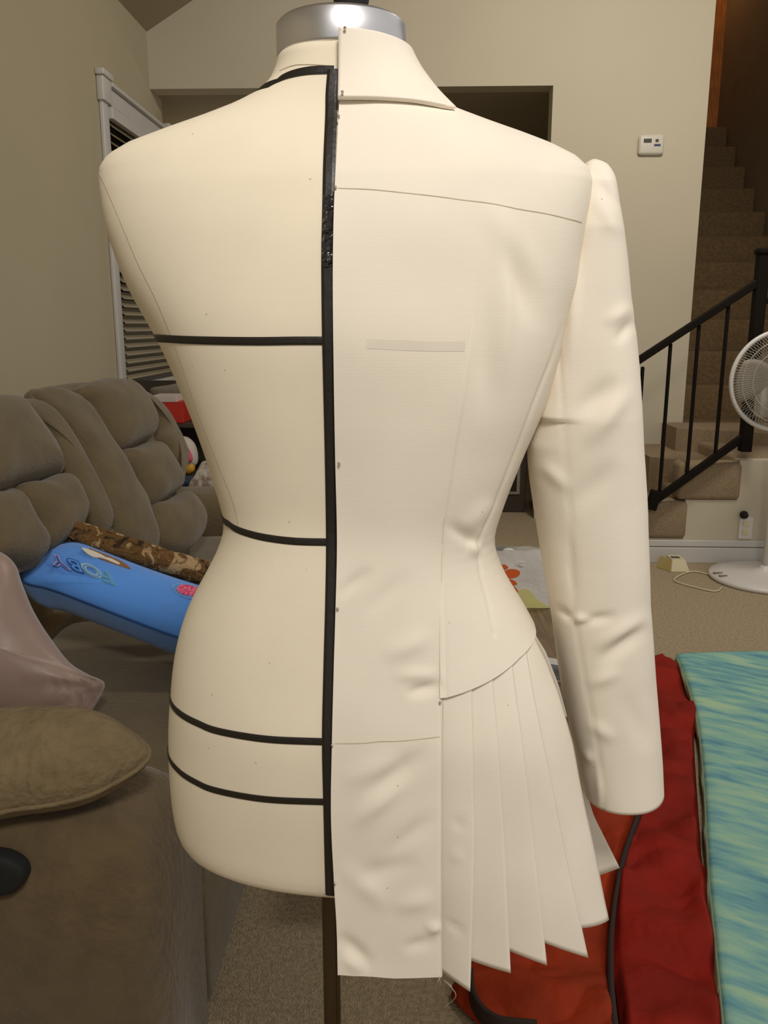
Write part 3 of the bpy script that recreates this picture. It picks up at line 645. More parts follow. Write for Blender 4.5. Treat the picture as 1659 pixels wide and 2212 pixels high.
pc = blob('printed_cloth', pl4([(410, 1066), (408, 1045), (422, 1025), (434, 1000), (450, 996), (470, 1010), (500, 1040), (500, 1068), (450, 1067)], 3.97), (0, -1, 0.1), M['print_'], None, front=0.02, back=0.03, wob=wr(20, 0.012)); tag(pc, 'pale printed cloth bunched on the navy bin', 'cloth')
bx = thing('side_stand', 'dark low stand under the navy bin behind the sofa', 'stand', (-0.8, 4.15, 0))
box('stand_top', (a[0] - 0.02, 3.97, a[2] - 0.03), (b[0] + 0.02, 4.17, a[2] - 0.0005), M['dark'], bx, bevel=0.003)
for sx in (a[0], b[0] - 0.02): box('leg', (sx, 4.0, 0.001), (sx + 0.02, 4.15, a[2] - 0.03), M['dark'], bx)

# ================================================================== COFFEE TABLE, BAG, MAGAZINE
TZ = 0.44
tb = thing('coffee_table', 'brown wooden coffee table behind the dress form', 'table', (0.2, 2.0, 0))
tx1 = 0.42
for i in range(5):
    x0 = -0.1 + i * (tx1 + 0.1) / 5; box('plank', (x0, 1.72, TZ - 0.03), (x0 + (tx1 + 0.1) / 5 - 0.002, 2.52, TZ), M['wood'], tb, bevel=0.002)
box('apron', (-0.06, 1.76, TZ - 0.10), (tx1 - 0.04, 2.48, TZ - 0.031), M['wood'], tb)
for x in (-0.07, tx1 - 0.09):
    for y in (1.75, 2.43): box('leg', (x, y, 0.001), (x + 0.06, y + 0.06, TZ - 0.031), M['wood'], tb, bevel=0.003)
YG = float(on_z(1150, 1313, TZ + 0.001)[1])
bg = thing('shopping_bag', 'white plastic shopping bag with orange petals print on coffee table', 'bag', on_z(1140, 1313, TZ))
def gp(x, y, dy=0): return on_y(x, y, YG + dy)
bb0 = gp(975, 1314); bb1 = gp(1192, 1314); bt = gp(1100, 1190)
V = []; F = []; nu, nv = 30, 18
for s in (0, 1):
    for i in range(nv + 1):
        v = i / nv
        for j in range(nu + 1):
            u = j / nu; x = bb0[0] + (bb1[0] - bb0[0]) * u; z = TZ + 0.001 + (bt[2] - TZ) * v
            th_ = 0.085 * math.sin(math.pi * u) ** 0.4 * (1 - v * 0.75)
            p = np.array([x, YG + (0.0 if s == 0 else 2 * th_ + 0.01), z])
            p[1] += 0.012 * nz(p, 14) * v; p[2] += (0.006 * nz(p, 24, 2)) * (v > 0.95)
            V.append(p)
o0 = (nv + 1) * (nu + 1)
for s in (0, 1):
    for i in range(nv):
        for j in range(nu): a_ = s * o0 + i * (nu + 1) + j; F.append([a_, a_ + 1, a_ + nu + 2, a_ + nu + 1])
for i in range(nv):
    for j in (0, nu): a_ = i * (nu + 1) + j; F.append([a_, a_ + nu + 1, a_ + nu + 1 + o0, a_ + o0])
mesh_obj('bag_body', V, F, M['bag'], bg)
blob('crumpled_top', [gp(x, y, 0.03) for x, y in ((1060, 1212), (1078, 1208), (1086, 1190), (1098, 1184), (1112, 1188), (1122, 1203), (1150, 1203), (1172, 1207), (1182, 1222), (1150, 1228), (1100, 1232), (1065, 1228))], (0, -1, 0.1), M['bag'], bg, front=0.03, back=0.03, n=90, wob=wr(34, 0.02))
def prnt(name, pts, m, dy=-0.004): return poly_prism(name, smooth_loop([gp(x, y, dy) for x, y in pts], 28), (0, 0.002, 0), m, bg)
poly_prism('yellow_band', smooth_loop([gp(x, y, -0.0015) for x, y in ((1090, 1313), (1090, 1290), (1122, 1275), (1138, 1273), (1152, 1284), (1160, 1294), (1175, 1304), (1186, 1313), (1150, 1313.5))], 40), (0, 0.001, 0), M['bagy'], bg)
prnt('petal', [(1086, 1238), (1100, 1230), (1116, 1231), (1124, 1237), (1117, 1246), (1102, 1249), (1088, 1246)], M['petal'])
prnt('petal', [(1094, 1253), (1104, 1252), (1113, 1256), (1117, 1262), (1106, 1265), (1096, 1262)], M['petal'])
prnt('petal', [(1102, 1268), (1112, 1268), (1119, 1277), (1116, 1281), (1106, 1280)], M['petal'])
prnt('petal', [(1106, 1282), (1114, 1284), (1121, 1295), (1119, 1302), (1111, 1296)], M['petaly'])
prnt('petal', [(1078, 1222), (1090, 1220), (1098, 1226), (1088, 1232), (1078, 1230)], M['petal'])
mg0 = [(1170, 1428), (1214, 1436), (1226, 1480), (1180, 1466)]
mgp = poly_prism('magazine', [on_z(x, y, TZ + 0.001) for x, y in ((1150, 1424), (1240, 1440), (1262, 1486), (1160, 1462))], (0, 0, 0.012), M['white']); tag(mgp, 'white-edged magazine with dark cover on the coffee table', 'magazine')
poly_prism('cover', [on_z(x, y, TZ + 0.0132) for x, y in ((1156, 1429), (1240, 1444), (1254, 1476), (1164, 1457))], (0, 0, 0.001), M['magaz'], mgp, label='dark printed cover')

# ================================================================== CLOTHS ON THE FLOOR
def in_poly(x, y, P):
    c = False; j = len(P) - 1
    for i in range(len(P)):
        if (P[i][1] > y) != (P[j][1] > y) and x < (P[j][0] - P[i][0]) * (y - P[i][1]) / (P[j][1] - P[i][1]) + P[i][0]: c = not c
        j = i
    return c
def sheet(name, left, right, zf, m, parent=None, nu=60, nv=120, label=None, thick=0.004):
    """cloth between two edge curves (floor points), with height function zf(p,u,v)"""
    Lc = curve_pts([on_z(x, y, 0.01) for x, y in left], nv); Rc = curve_pts([on_z(x, y, 0.01) for x, y in right], nv); V = []; F = []
    for i in range(nv + 1):
        for j in range(nu + 1):
            u = j / nu; p = Lc[i] * (1 - u) + Rc[i] * u; p = p.copy(); p[2] = zf(p, u, i / nv); V.append(p)
    for i in range(nv):
        for j in range(nu): a = i * (nu + 1) + j; F.append([a, a + nu + 1, a + nu + 2, a + 1])
    o = mesh_obj(name, V, F, m, parent, label=label); solid(o, thick, 0); return o
edge = lambda u, w=0.06: min(1, min(u, 1 - u) / w)
rc = thing('red_nylon_cloth', 'red nylon cloth with black binding crumpled on the carpet', 'cloth', on_z(1300, 2000, 0))
zr = lambda p, u, v: 0.012 + edge(u, 0.08) * (0.024 + 0.026 * nz(p, 7) + 0.022 * abs(nz(p, 11, 4)) + 0.010 * math.sin(p[1] * 26 + 5 * nz(p, 5)))
sheet('dark_red_panel', [(1290, 1480), (1320, 1580), (1380, 1745), (1345, 1860), (1325, 1950), (1322, 2060), (1328, 2140), (1345, 2280)],
      [(1440, 1425), (1466, 1440), (1478, 1500), (1506, 1545), (1498, 1600), (1503, 1700), (1510, 1800), (1515, 1865), (1528, 1890), (1530, 1960), (1546, 2040), (1545, 2105), (1560, 2165), (1562, 2290)], zr, M['red'], rc, label='dark red panel')
sheet('orange_red_panel', [(1215, 1480), (1200, 1560), (1150, 1700), (1080, 1900), (1010, 2080), (976, 2140), (995, 2180), (1060, 2235), (1120, 2290)],
      [(1290, 1480), (1320, 1580), (1380, 1745), (1345, 1860), (1325, 1950), (1322, 2060), (1328, 2140), (1335, 2220), (1345, 2290)], zr, M['orange'], rc, label='orange red panel')
def ribbonz(name, pts, w, z, m, parent):
    P = curve_pts([on_z(x, y, z) for x, y in pts], 50); V = []; F = []
    for i, p in enumerate(P):
        t = P[min(i + 1, len(P) - 1)] - P[max(i - 1, 0)]; s = np.array([-t[1], t[0], 0]); s /= np.linalg.norm(s); ww = w[0] + (w[1] - w[0]) * i / len(P)
        V += [p - s * ww + [0, 0, -0.03], p - s * ww * 0.8 + [0, 0, 0], p + s * ww * 0.8, p + s * ww + [0, 0, -0.03]]
    for i in range(len(P) - 1):
        for j in range(3): F.append([i * 4 + j, i * 4 + j + 1, i * 4 + j + 5, i * 4 + j + 4])
    return mesh_obj(name, V, F, m, parent)
ribbonz('black_binding', [(1386, 1735), (1362, 1800), (1345, 1855), (1330, 1930), (1322, 2000), (1320, 2060), (1322, 2140), (1332, 2230), (1340, 2280)], (0.004, 0.007), 0.062, M['binding'], rc)
ribbonz('black_binding', [(1017, 2090), (1020, 2130), (1036, 2166), (1064, 2190), (1096, 2200), (1160, 2206)], (0.006, 0.005), 0.052, M['binding'], rc)

tl = thing('teal_cloth', 'teal and green painted cloth spread at the right edge', 'cloth', on_z(1600, 1800, 0))
TT = 0.055
left = [(1461, 1411), (1478, 1450), (1494, 1500), (1508, 1560), (1518, 1640), (1524, 1720), (1528, 1800), (1534, 1900), (1546, 2020), (1554, 2100), (1560, 2160), (1568, 2240), (1576, 2300)]
right = [(1900, 1398), (1915, 1430), (1930, 1500), (1950, 1560), (1970, 1640), (1990, 1720), (2010, 1800), (2030, 1900), (2050, 2020), (2070, 2100), (2080, 2160), (2100, 2240), (2120, 2300)]
LT = curve_pts([on_z(x, y, TT) for x, y in left], 150); RTc = curve_pts([on_z(x, y, TT) for x, y in right], 150)
V = []; F = []; nu = 50
for i in range(151):
    for j in range(nu + 1):
        u = j / nu; p = LT[i] * (1 - u) + RTc[i] * u; p = p.copy(); p[2] = TT + 0.004 * nz(p, 6) * edge(u) - 0.006 * (1 - min(1, u / 0.03)); V.append(p)
for i in range(150):
    for j in range(nu): a = i * (nu + 1) + j; F.append([a, a + nu + 1, a + nu + 2, a + 1])
solid(mesh_obj('painted_top', V, F, M['teal'], tl), 0.003)
V = []; F = []
for i in range(151):
    p = LT[i]; sw = 0.002 * math.sin(i * 0.33); dep = 0.036 + 0.008 * math.sin(i * 0.42 + 2 * nz(p, 5))
    for k, (o_, z_) in enumerate(((0, -0.006), (-0.002, -0.02), (-0.003 + sw * 0.6, -dep * 0.7), (-0.004 + sw, -dep))): V.append(p + np.array([o_, 0, z_]))
for i in range(150):
    for k in range(3): F.append([i * 4 + k, i * 4 + k + 1, i * 4 + k + 5, i * 4 + k + 4])
solid(mesh_obj('hanging_hem', V, F, M['tealside'], tl, label='pale green rippled hem'), 0.002, 0)
far = LT[0]; 
pad = thing('foam_pad', 'low pad under the teal cloth', 'pad', on_z(1700, 1800, 0))
Lp = [p + np.array([0.012, 0, 0]) for p in LT[3::12]]; Rp = [p - np.array([0.04, 0, 0]) for p in RTc[3::12]][::-1]
pts_ = [np.array([p[0], p[1], 0.002]) for p in Lp + Rp]
poly_prism('foam_block', pts_, (0, 0, TT - 0.014), M['tealside'], pad)

# ================================================================== DRESS FORM
AX = np.array([-0.0628, 0.7975])               # vertical axis of the form on the floor plan
al = R(4.5)
NB = np.array([-math.sin(al), -math.cos(al), 0]); EX = np.array([math.cos(al), -math.sin(al), 0])
NE = 2.35
def sinterp(xs, ys, w=0.016):
    f = interp(xs, ys); g = np.linspace(xs[0] - 0.05, xs[-1] + 0.05, 400); v = np.array([f(x) for x in g]); dx = g[1] - g[0]
    k = np.exp(-(np.arange(-40, 41) * dx / w) ** 2 / 2); k /= k.sum(); vp = np.pad(v, 40, mode='edge'); return interp(g, np.convolve(vp, k, mode='valid'))
bb_f = sinterp([.55, .62, .70, .80, .876, .95, 1.066, 1.15, 1.238, 1.33, 1.37, 1.40, 1.42, 1.443, 1.46, 1.50], [.10, .104, .108, .116, .117, .105, .084, .096, .108, .100, .090, .078, .067, .058, .0555, .0555])
bf_f = sinterp([.55, .70, .80, .90, 1.066, 1.18, 1.30, 1.37, 1.40, 1.43, 1.50], [.09, .095, .10, .10, .09, .125, .10, .07, .06, .055, .052])
cc_f = interp([.6, 1.37, 1.43, 1.5], [0, 0, -.006, -.010])
def axis_xy(z): return AX
sil_left = interp([60, 90, 110, 140, 165, 185, 200, 215, 232, 250, 268, 285, 300, 316, 330, 342, 352, 370, 400, 450, 500, 560, 600, 650, 700, 750, 800, 850, 900, 950, 1000, 1050, 1100, 1130, 1150, 1180, 1200, 1250, 1300, 1350, 1400, 1450, 1500, 1550, 1600, 1650, 1700, 1750, 1800, 1850],
                  [609, 607, 604, 597, 590, 580, 565, 540, 500, 450, 400, 350, 300, 255, 230, 217, 213, 212, 214, 219, 230, 250, 265, 290, 320, 347, 370, 391, 412, 430, 448, 462, 478, 485, 484, 474, 466, 440, 412, 393, 380, 372, 368, 364, 363, 364, 367, 372, 383, 400])
sil_right = interp([150, 205, 240, 248, 263, 283, 300, 318, 334, 344, 354, 400, 430, 540, 620, 690, 770, 860, 920, 960, 1000, 1060, 1120, 1160, 1190, 1220, 1265, 1320, 1365, 1420, 1490, 1600, 1750, 1870, 1985, 2060],
                   [890, 912, 942, 982, 1042, 1098, 1150, 1200, 1240, 1275, 1288, 1283, 1278, 1259, 1243, 1223, 1210, 1184, 1160, 1140, 1125, 1100, 1075, 1063, 1065, 1078, 1100, 1130, 1152, 1180, 1208, 1240, 1268, 1294, 1318, 1328])
class Surf:
    def __init__(s, bb, bf, cc, ne): s.bb, s.bf, s.cc, s.n = bb, bf, cc, (ne if callable(ne) else (lambda z: ne)); s.aL = s.aR = None
    def pt_a(s, th, z, a, off=0):
        c_, s_ = math.cos(th), math.sin(th); e = 2 / s.n(z)
        lx = (a + off) * math.copysign(abs(s_) ** e, s_); b = (s.bb(z) if c_ > 0 else s.bf(z)) + off
        lw = b * math.copysign(abs(c_) ** e, c_) + s.cc(z)
        return np.array([AX[0], AX[1], z]) + EX * lx + NB * lw
    def pt(s, th, z, off=0): return s.pt_a(th, z, s.aR(z) if th > 0 else s.aL(z), off)
    def fit(s, zs, sil, sign):
        out = []
        for z in zs:
            lo, hi = 0.03, 0.36
            for _ in range(26):
                a = (lo + hi) / 2
                P = [proj(s.pt_a(sign * R(t), z, a)) for t in range(50, 136, 5)]
                e = max(P, key=lambda q: sign * q[0])
                if sign * e[0] > sign * sil(e[1]): hi = a
                else: lo = a
            out.append((lo + hi) / 2)
        return out
    def inv(s, p):
        z = p[2]; d = p[:2] - AX; lx = d @ EX[:2]; lw = d @ NB[:2] - s.cc(z)
        a = s.aR(z) if lx > 0 else s.aL(z); b = s.bb(z) if lw > 0 else s.bf(z)
        return lx / a, lw / b, z
    def F(s, p): x, y, z = s.inv(p); n = s.n(z); return (abs(x) ** n + abs(y) ** n)
    def hit(s, px, py):
        d = ray(px, py); best = None; prev = None; t = 0.45
        while t < 1.0:
            f = s.F(C0 + d * t)
            if best is None or f < best[0]: best = (f, t)
            if f < 1:
                lo, hi = prev, t
                for _ in range(22):
                    m = (lo + hi) / 2
                    if s.F(C0 + d * m) < 1: hi = m
                    else: lo = m
                t = hi; break
            prev = t; t += 0.006
        else: t = best[1]
        p = C0 + d * t; x, y, z = s.inv(p); e = s.n(z) / 2
        th = math.atan2(math.copysign(abs(x) ** e, x), math.copysign(abs(y) ** e, y))
        return th, z
ZF = np.linspace(0.60, 1.50, 91)
form = Surf(bb_f, bf_f, cc_f, NE)
aL = form.fit(ZF, sil_left, -1)
jb = sinterp([.55, .62, .70, .80, .876, .95, 1.066, 1.15, 1.238, 1.33, 1.37, 1.40, 1.42, 1.443, 1.50], [.130, .128, .125, .123, .122, .111, .092, .103, .113, .105, .094, .082, .073, .065, .0625])
jac = Surf(jb, lambda z: bf_f(z) + 0.008, cc_f, sinterp([0.5, 1.02, 1.16, 1.37, 1.42, 1.6], [NE, NE, 3.1, 3.1, NE, NE], 0.02))
aJ = jac.fit(ZF, sil_right, 1)
def sm(a, n=2):
    a = list(a)
    for _ in range(n): a = [a[0]] + [(a[i - 1] + 2 * a[i] + a[i + 1]) / 4 for i in range(1, len(a) - 1)] + [a[-1]]
    return a
aL = sm(aL, 1); aJ = sm(aJ, 2)
fL = interp(ZF, aL); fJ = interp(ZF, aJ)
form.aL = fL; form.aR = lambda z: max(0.03, min(fL(z), fJ(z) - 0.006)); jac.aL = fL; jac.aR = fJ
# --- body of the form (one continuous closed surface)
df = thing('dress_form', 'cream linen dress form marked with black tape, seen from behind', 'dress form', (AX[0], AX[1], 0))
rc_ = np.array([AX[0], AX[1], 0]) + NB * (-0.010)
ra = 0.5 * float(np.linalg.norm(on_plane(600, 70, (rc_[0], rc_[1], 0), NB) - on_plane(878, 70, (rc_[0], rc_[1], 0), NB)))
cxr = 0.5 * (on_plane(600, 70, (rc_[0], rc_[1], 0), NB) + on_plane(878, 70, (rc_[0], rc_[1], 0), NB))
zb = float(on_plane(730, 74, rc_ + NB * ra, NB)[2]); zt_ = float(on_plane(730, 1, rc_ + NB * ra, NB)[2])
Z0, Z1 = 0.712, 1.490
rows = [(Z0 + 0.0, 0.90), (Z0 + 0.001, 0.955), (Z0 + 0.004, 0.978), (Z0 + 0.010, 0.992)] + [(z, 1.0) for z in np.arange(Z0 + 0.02, 1.33, 0.010)] + [(z, 1.0) for z in np.arange(1.33, Z1, 0.004)]
NT = 144; V = []; F = []
for z, s in rows:
    for j in range(NT):
        th_ = -math.pi + 2 * math.pi * j / NT; p = form.pt(th_, z)
        if z > zb - 0.004:
            cN = np.array([cxr[0], cxr[1], p[2]]); q = p - cN; p = cN + q / np.linalg.norm(q) * (ra - 0.0022)
        c = np.array([AX[0], AX[1], p[2]]); V.append(c + (p - c) * s)
for i in range(len(rows) - 1):
    for j in range(NT): F.append([i * NT + j, i * NT + (j + 1) % NT, (i + 1) * NT + (j + 1) % NT, (i + 1) * NT + j])
F.append(list(range(NT - 1, -1, -1))); F.append([(len(rows) - 1) * NT + j for j in range(NT)])
mesh_obj('torso', V, F, M['form'], df)

def tshift(surf, t, z, u):
    e = surf.n(z) / 2
    if abs(t) > 1.2: return t + u / 0.1
    a = surf.aR(z) if t > 0 else surf.aL(z); x = a * math.copysign(abs(math.sin(t)) ** (1 / e), t) + u
    a = surf.aR(z) if x > 0 else surf.aL(z); q = max(-1, min(1, x / a)); return math.asin(math.copysign(abs(q) ** e, q))
def strip(name, surf, thz, half, off, m, parent, vertical=False, fold=None, label=None):
    """band lying on the body along (theta,z) points; half width in metres"""
    V = []; F = []; n = len(thz); K = 4
    for i, (t, z) in enumerate(thz):
        hw = half(i / (n - 1)) if callable(half) else half
        for k in range(K + 1):
            u = (k / K * 2 - 1) * hw
            o = off + (fold(z, k, i) if fold else 0)
            if k in (0, K) and surf is form: o = off * 0.6
            if vertical: t2 = tshift(surf, t, z, u); V.append(surf.pt(t2, z, o + (disp(surf.pt(t2, z)) if surf is jac else 0)))
            else: V.append(surf.pt(t, z + u, o + (disp(surf.pt(t, z)) if surf is jac else 0)))
    for i in range(n - 1):
        for k in range(K): F.append([i * (K + 1) + k, i * (K + 1) + k + 1, (i + 1) * (K + 1) + k + 1, (i + 1) * (K + 1) + k])
    return mesh_obj(name, V, F, m, parent, label=label, smooth=surf is not form)
def hits(surf, pts, n=40, smooth=True):
    P = curve_pts([np.array(p, float) for p in pts], n) if smooth else [np.array(p) for p in pts]
    return [surf.hit(*p) for p in P]
# tapes on the form
def htape(pts, ext=0.5):
    h = hits(form, pts, 44); t0, z0 = h[2]; t1, z1 = h[6]; sl = (z0 - z1) / (t0 - t1) if abs(t0 - t1) > 1e-4 else 0
    pre = [(t0 - ext * k / 10, z0 + 0 * sl) for k in range(10, 0, -1)]
    strip('marking_tape', form, pre + h[2:], 0.0034, 0.0010, M['tape'], df)
htape([(345, 731), (400, 734), (470, 736), (560, 737), (640, 736), (712, 736)])
htape([(490, 1128), (510, 1142), (540, 1153), (580, 1162), (640, 1169), (722, 1171)])
htape([(376, 1530), (400, 1548), (430, 1563), (465, 1577), (530, 1590), (600, 1598), (712, 1602)])
htape([(372, 1650), (395, 1672), (425, 1690), (460, 1705), (530, 1720), (600, 1728), (712, 1732)])
htape([(590, 182), (605, 170), (630, 160), (665, 153), (700, 151), (722, 151)], 0.9)
vt = hits(form, [(721, 150), (717, 200), (716, 250), (712, 350), (710, 450), (708, 550), (709, 700), (712, 850), (715, 1000), (717, 1170), (715, 1300), (711, 1450), (708, 1600), (711, 1750), (713, 1850), (715, 1932)], 120)
fo = lambda z, k, i: (0.0016 * random.random() if 1.30 < z < 1.352 and k in (1, 2, 3) else 0.0004)
strip('marking_tape', form, [q for q in vt], 0.0050, 0.0022, M['tape'], df, vertical=True, label='long centre back tape')
vz = [q for q in vt if 1.298 < q[1] < 1.352]
T_ = interp([q[1] for q in vt], [q[0] for q in vt])
strip('shiny_tape_patch', form, [(T_(z), z) for z in np.arange(1.296, 1.352, 0.0016)], 0.0046, 0.0032, M['foil'], df, vertical=True, fold=lambda z, k, i: random.uniform(-0.0006, 0.0012), label='crinkled shiny stretch of tape')
# seams of the linen cover
def seamline(pts, surf=form, m=M['seam'], w=0.00045, off=0.0005, parent=df, name='seam', vertical=True, n=60):
    return strip(name, surf, hits(surf, pts, n), w, off, m, parent, vertical=vertical)
seamline([(214, 372), (232, 410), (262, 480), (300, 570), (340, 650), (375, 735), (398, 800), (425, 880), (452, 950), (480, 1020), (505, 1085), (517, 1140)])
seamline([(605, 152), (640, 140), (690, 140), (720, 143)], vertical=False)
# bottom plate, pole, neck cap
lathe('base_plate', [(0.02, 0.0), (0.085, 0.002), (0.09, 0.010)], (AX[0], AX[1], Z0 - 0.010), M['dsteel'], df, n=40)
pp = on_plane(716, 2050, (AX[0], AX[1], 0), NB)
px0 = np.array([pp[0], pp[1] + 0.0, 0]) 
def sqpole(name, c, w, z0, z1, m, bev):
    b = bmesh.new(); bmesh.ops.create_cube(b, size=1)
    for v in b.verts: v.co = Vector((c[0] + v.co.x * w, c[1] + v.co.y * w, z0 + (v.co.z + .5) * (z1 - z0)))
    bmesh.ops.bevel(b, geom=[e for e in b.edges if abs(e.verts[0].co.z - e.verts[1].co.z) > 0.1], offset=bev, segments=4, affect='EDGES'); return bm_obj(name, b, m, df, smooth=False)
sqpole('stand_pole', px0, 0.0185, 0.06, Z0 - 0.002, M['dsteel'], 0.004)
lathe('stand_foot', [(0.17, 0.001), (0.172, 0.012), (0.12, 0.03), (0.04, 0.05), (0.018, 0.075)], (px0[0], px0[1], 0), M['dsteel'], df, n=48)
nc = lathe('neck_cap', [(ra - 0.006, -0.004), (ra - 0.001, -0.004), (ra, -0.001), (ra, zt_ - zb - 0.003), (ra - 0.003, zt_ - zb), (ra - 0.012, zt_ - zb + 0.001), (0.01, zt_ - zb + 0.006)], (cxr[0], cxr[1], zb), M['steel'], df, n=80)
lathe('cap_knob', [(0.006, 0), (0.008, 0.004), (0.014, 0.010), (0.016, 0.018), (0.010, 0.026), (0.002, 0.029)], (cxr[0] + 0.008, cxr[1] + 0.012, zt_ + 0.006), M['black'], df, n=24)

# ================================================================== MUSLIN HALF JACKET
jk = thing('muslin_jacket', 'cream muslin half jacket with pleated peplum and sleeve pinned on form', 'jacket', (AX[0], AX[1], 0))
WR = []   # wrinkles: (x0,y0,x1,y1,width px,height m)
def W(*a): WR.append(a)
W(1090, 480, 1150, 700, 26, -0.0035); W(1040, 430, 1170, 620, 30, 0.002); W(1060, 640, 1045, 900, 22, -0.002); W(1100, 560, 1080, 830, 20, 0.0022)
W(1010, 1180, 1040, 1190, 14, 0.003); W(965, 1130, 1050, 1190, 14, -0.0025); W(1000, 1150, 1060, 1080, 18, 0.002)
W(730, 1290, 800, 1230, 14, -0.002); W(790, 1330, 880, 1240, 18, -0.0012); W(830, 1420, 930, 1370, 22, 0.0022)
W(880, 1500, 955, 1480, 12, -0.003); W(850, 1460, 950, 1455, 14, 0.002)
W(790, 1720, 930, 1620, 22, -0.0030); W(760, 1780, 880, 1680, 20, 0.0028); W(830, 1850, 940, 1760, 20, -0.0022); W(740, 1690, 860, 1640, 24, 0.002)
W(760, 1900, 900, 1860, 22, -0.002); W(735, 2020, 800, 2090, 16, -0.0035); W(745, 2060, 780, 2100, 14, 0.002); W(920, 2010, 955, 2000, 12, 0.003); W(850, 1960, 940, 1940, 20, 0.002); W(870, 2050, 940, 2030, 14, -0.002)
W(740, 1870, 840, 1960, 22, 0.002); W(980, 1790, 1010, 1780, 10, -0.002); W(975, 1860, 1005, 1850, 9, 0.002); W(970, 2005, 1010, 2020, 9, -0.003)
W(1170, 1000, 1230, 1060, 14, 0.002); W(1250, 900, 1330, 820, 22, -0.003); W(1270, 960, 1360, 840, 20, 0.003); W(1240, 1100, 1330, 1000, 24, -0.002)
W(1230, 1335, 1280, 1340, 8, 0.003); W(1250, 1345, 1330, 1330, 10, -0.0025); W(1200, 1310, 1245, 1345, 8, -0.0025); W(1300, 1430, 1390, 1350, 16, -0.004); W(1290, 1400, 1400, 1330, 18, 0.0035); W(1270, 1480, 1340, 1450, 14, 0.002)
W(1310, 700, 1365, 660, 14, 0.002); W(1330, 740, 1370, 690, 12, -0.0025); W(1295, 390, 1335, 450, 12, -0.0018); W(1285, 420, 1335, 510, 16, 0.0016)
W(1250, 560, 1230, 780, 12, 0.002); W(1225, 1150, 1240, 1300, 12, -0.0015); W(1270, 1560, 1330, 1600, 14, 0.002); W(1290, 1650, 1300, 1750, 8, 0.0015)
W(1260, 1620, 1280, 1650, 10, 0.002); W(1350, 1500, 1400, 1620, 22, -0.0015)
GR = []  # grooves (seams): polylines
def G(pts, w, d): GR.append((pts, w, d))
princess = [(1035, 600), (1022, 700), (1010, 780), (990, 920), (975, 1020), (962, 1110), (956, 1180), (955, 1300), (956, 1400), (957, 1505), (956, 1700), (955, 1900), (956, 2120)]
G(princess, 3.2, -0.0011)
G([(1215, 690), (1190, 780), (1150, 880), (1112, 980), (1070, 1085), (1045, 1140), (1032, 1182), (1036, 1240), (1050, 1300), (1062, 1370)], 4.5, -0.0012)
def segd(x, y, x0, y0, x1, y1):
    dx, dy = x1 - x0, y1 - y0; t = max(0, min(1, ((x - x0) * dx + (y - y0) * dy) / (dx * dx + dy * dy + 1e-9))); return math.hypot(x - x0 - t * dx, y - y0 - t * dy), t
def disp(p, grooves=True):
    x, y = proj(p); d = 0.0
    for x0, y0, x1, y1, w, h in WR:
        if abs(y - (y0 + y1) / 2) > abs(y1 - y0) / 2 + 3 * w: continue
        dx, dy = x1 - x0, y1 - y0; L2 = dx * dx + dy * dy; t = ((x - x0) * dx + (y - y0) * dy) / L2
        q = abs((x - x0) * dy - (y - y0) * dx) / math.sqrt(L2); e = 1 - ((2 * t - 1) / 1.25) ** 2
        if q < 3 * w and e > 0: d += h * 1.15 * e * e * math.exp(-(q / w) ** 2)
    if grooves:
        for pts, w, h in GR:
            qm = 1e9
            for k in range(len(pts) - 1):
                if pts[k][1] - 12 <= y <= pts[k + 1][1] + 12: qm = min(qm, segd(x, y, *pts[k], *pts[k + 1])[0])
            if qm < 3 * w: d += h * math.exp(-(qm / w) ** 2) * min(1, max(0, y - pts[0][1]) / 90)
    return d + 0.0010 * nz(p, 18) + 0.0012 * nz(p, 7, 5)
ze = hits(jac, [(733, 214), (727, 330), (723, 405), (720, 500), (719, 620), (721, 800), (724, 1000), (728, 1170), (725, 1313), (721, 1450), (717, 1600), (715, 1750), (721, 1900), (727, 2000), (730, 2107)], 80)
ThL = interp([q[1] for q in ze], [q[0] for q in ze])
zp = hits(jac, [(1060, 275), (1058, 400), (1048, 520)] + princess, 80)
ThS = interp([q[1] for q in zp], [q[0] for q in zp])
ZH = jac.hit(840, 2112)[1]; ZTOP = 1.436
yk = [jac.hit(*p) for p in ((957, 1506), (1000, 1493), (1050, 1470), (1085, 1447), (1115, 1420), (1135, 1399), (1146, 1380))]
yk_t = [q[0] for q in yk] + [R(110), R(180)]; yk_z = [q[1] for q in yk] + [yk[-1][1] + 0.004, yk[0][1]]
Zy = interp(yk_t, yk_z)
def grid(name, nu, nv, fn, m, parent, thick=0.0012, label=None):
    V = []; F = []
    for i in range(nv + 1):
        for j in range(nu + 1): V.append(fn(j / nu, i / nv))
    for i in range(nv):
        for j in range(nu): a = i * (nu + 1) + j; F.append([a, a + nu + 1, a + nu + 2, a + 1])
    o = mesh_obj(name, V, F, m, parent, label=label)
    if thick: solid(o, thick, 1 if False else -1)
    return o
def orient_out(o):
    me = o.data; c = np.array([AX[0], AX[1]]); s = 0
    for p in list(me.polygons)[::37]:
        d = np.array(p.center)[:2] - c; s += d @ np.array(p.normal)[:2]
    if s < 0: me.flip_normals()
    return o
def zdist(v): return v
def f_back(u, v):
    z = ZTOP + (ZH - ZTOP) * v; t = ThL(z) + (ThS(z) - ThL(z)) * u; p = jac.pt(t, z)
    if v > 0.985: pass
    zz_ = z + (0.002 * nz(p, 50) if v == 1 else 0)
    return jac.pt(t, zz_, disp(p) + (0.0006 if u == 0 else 0))
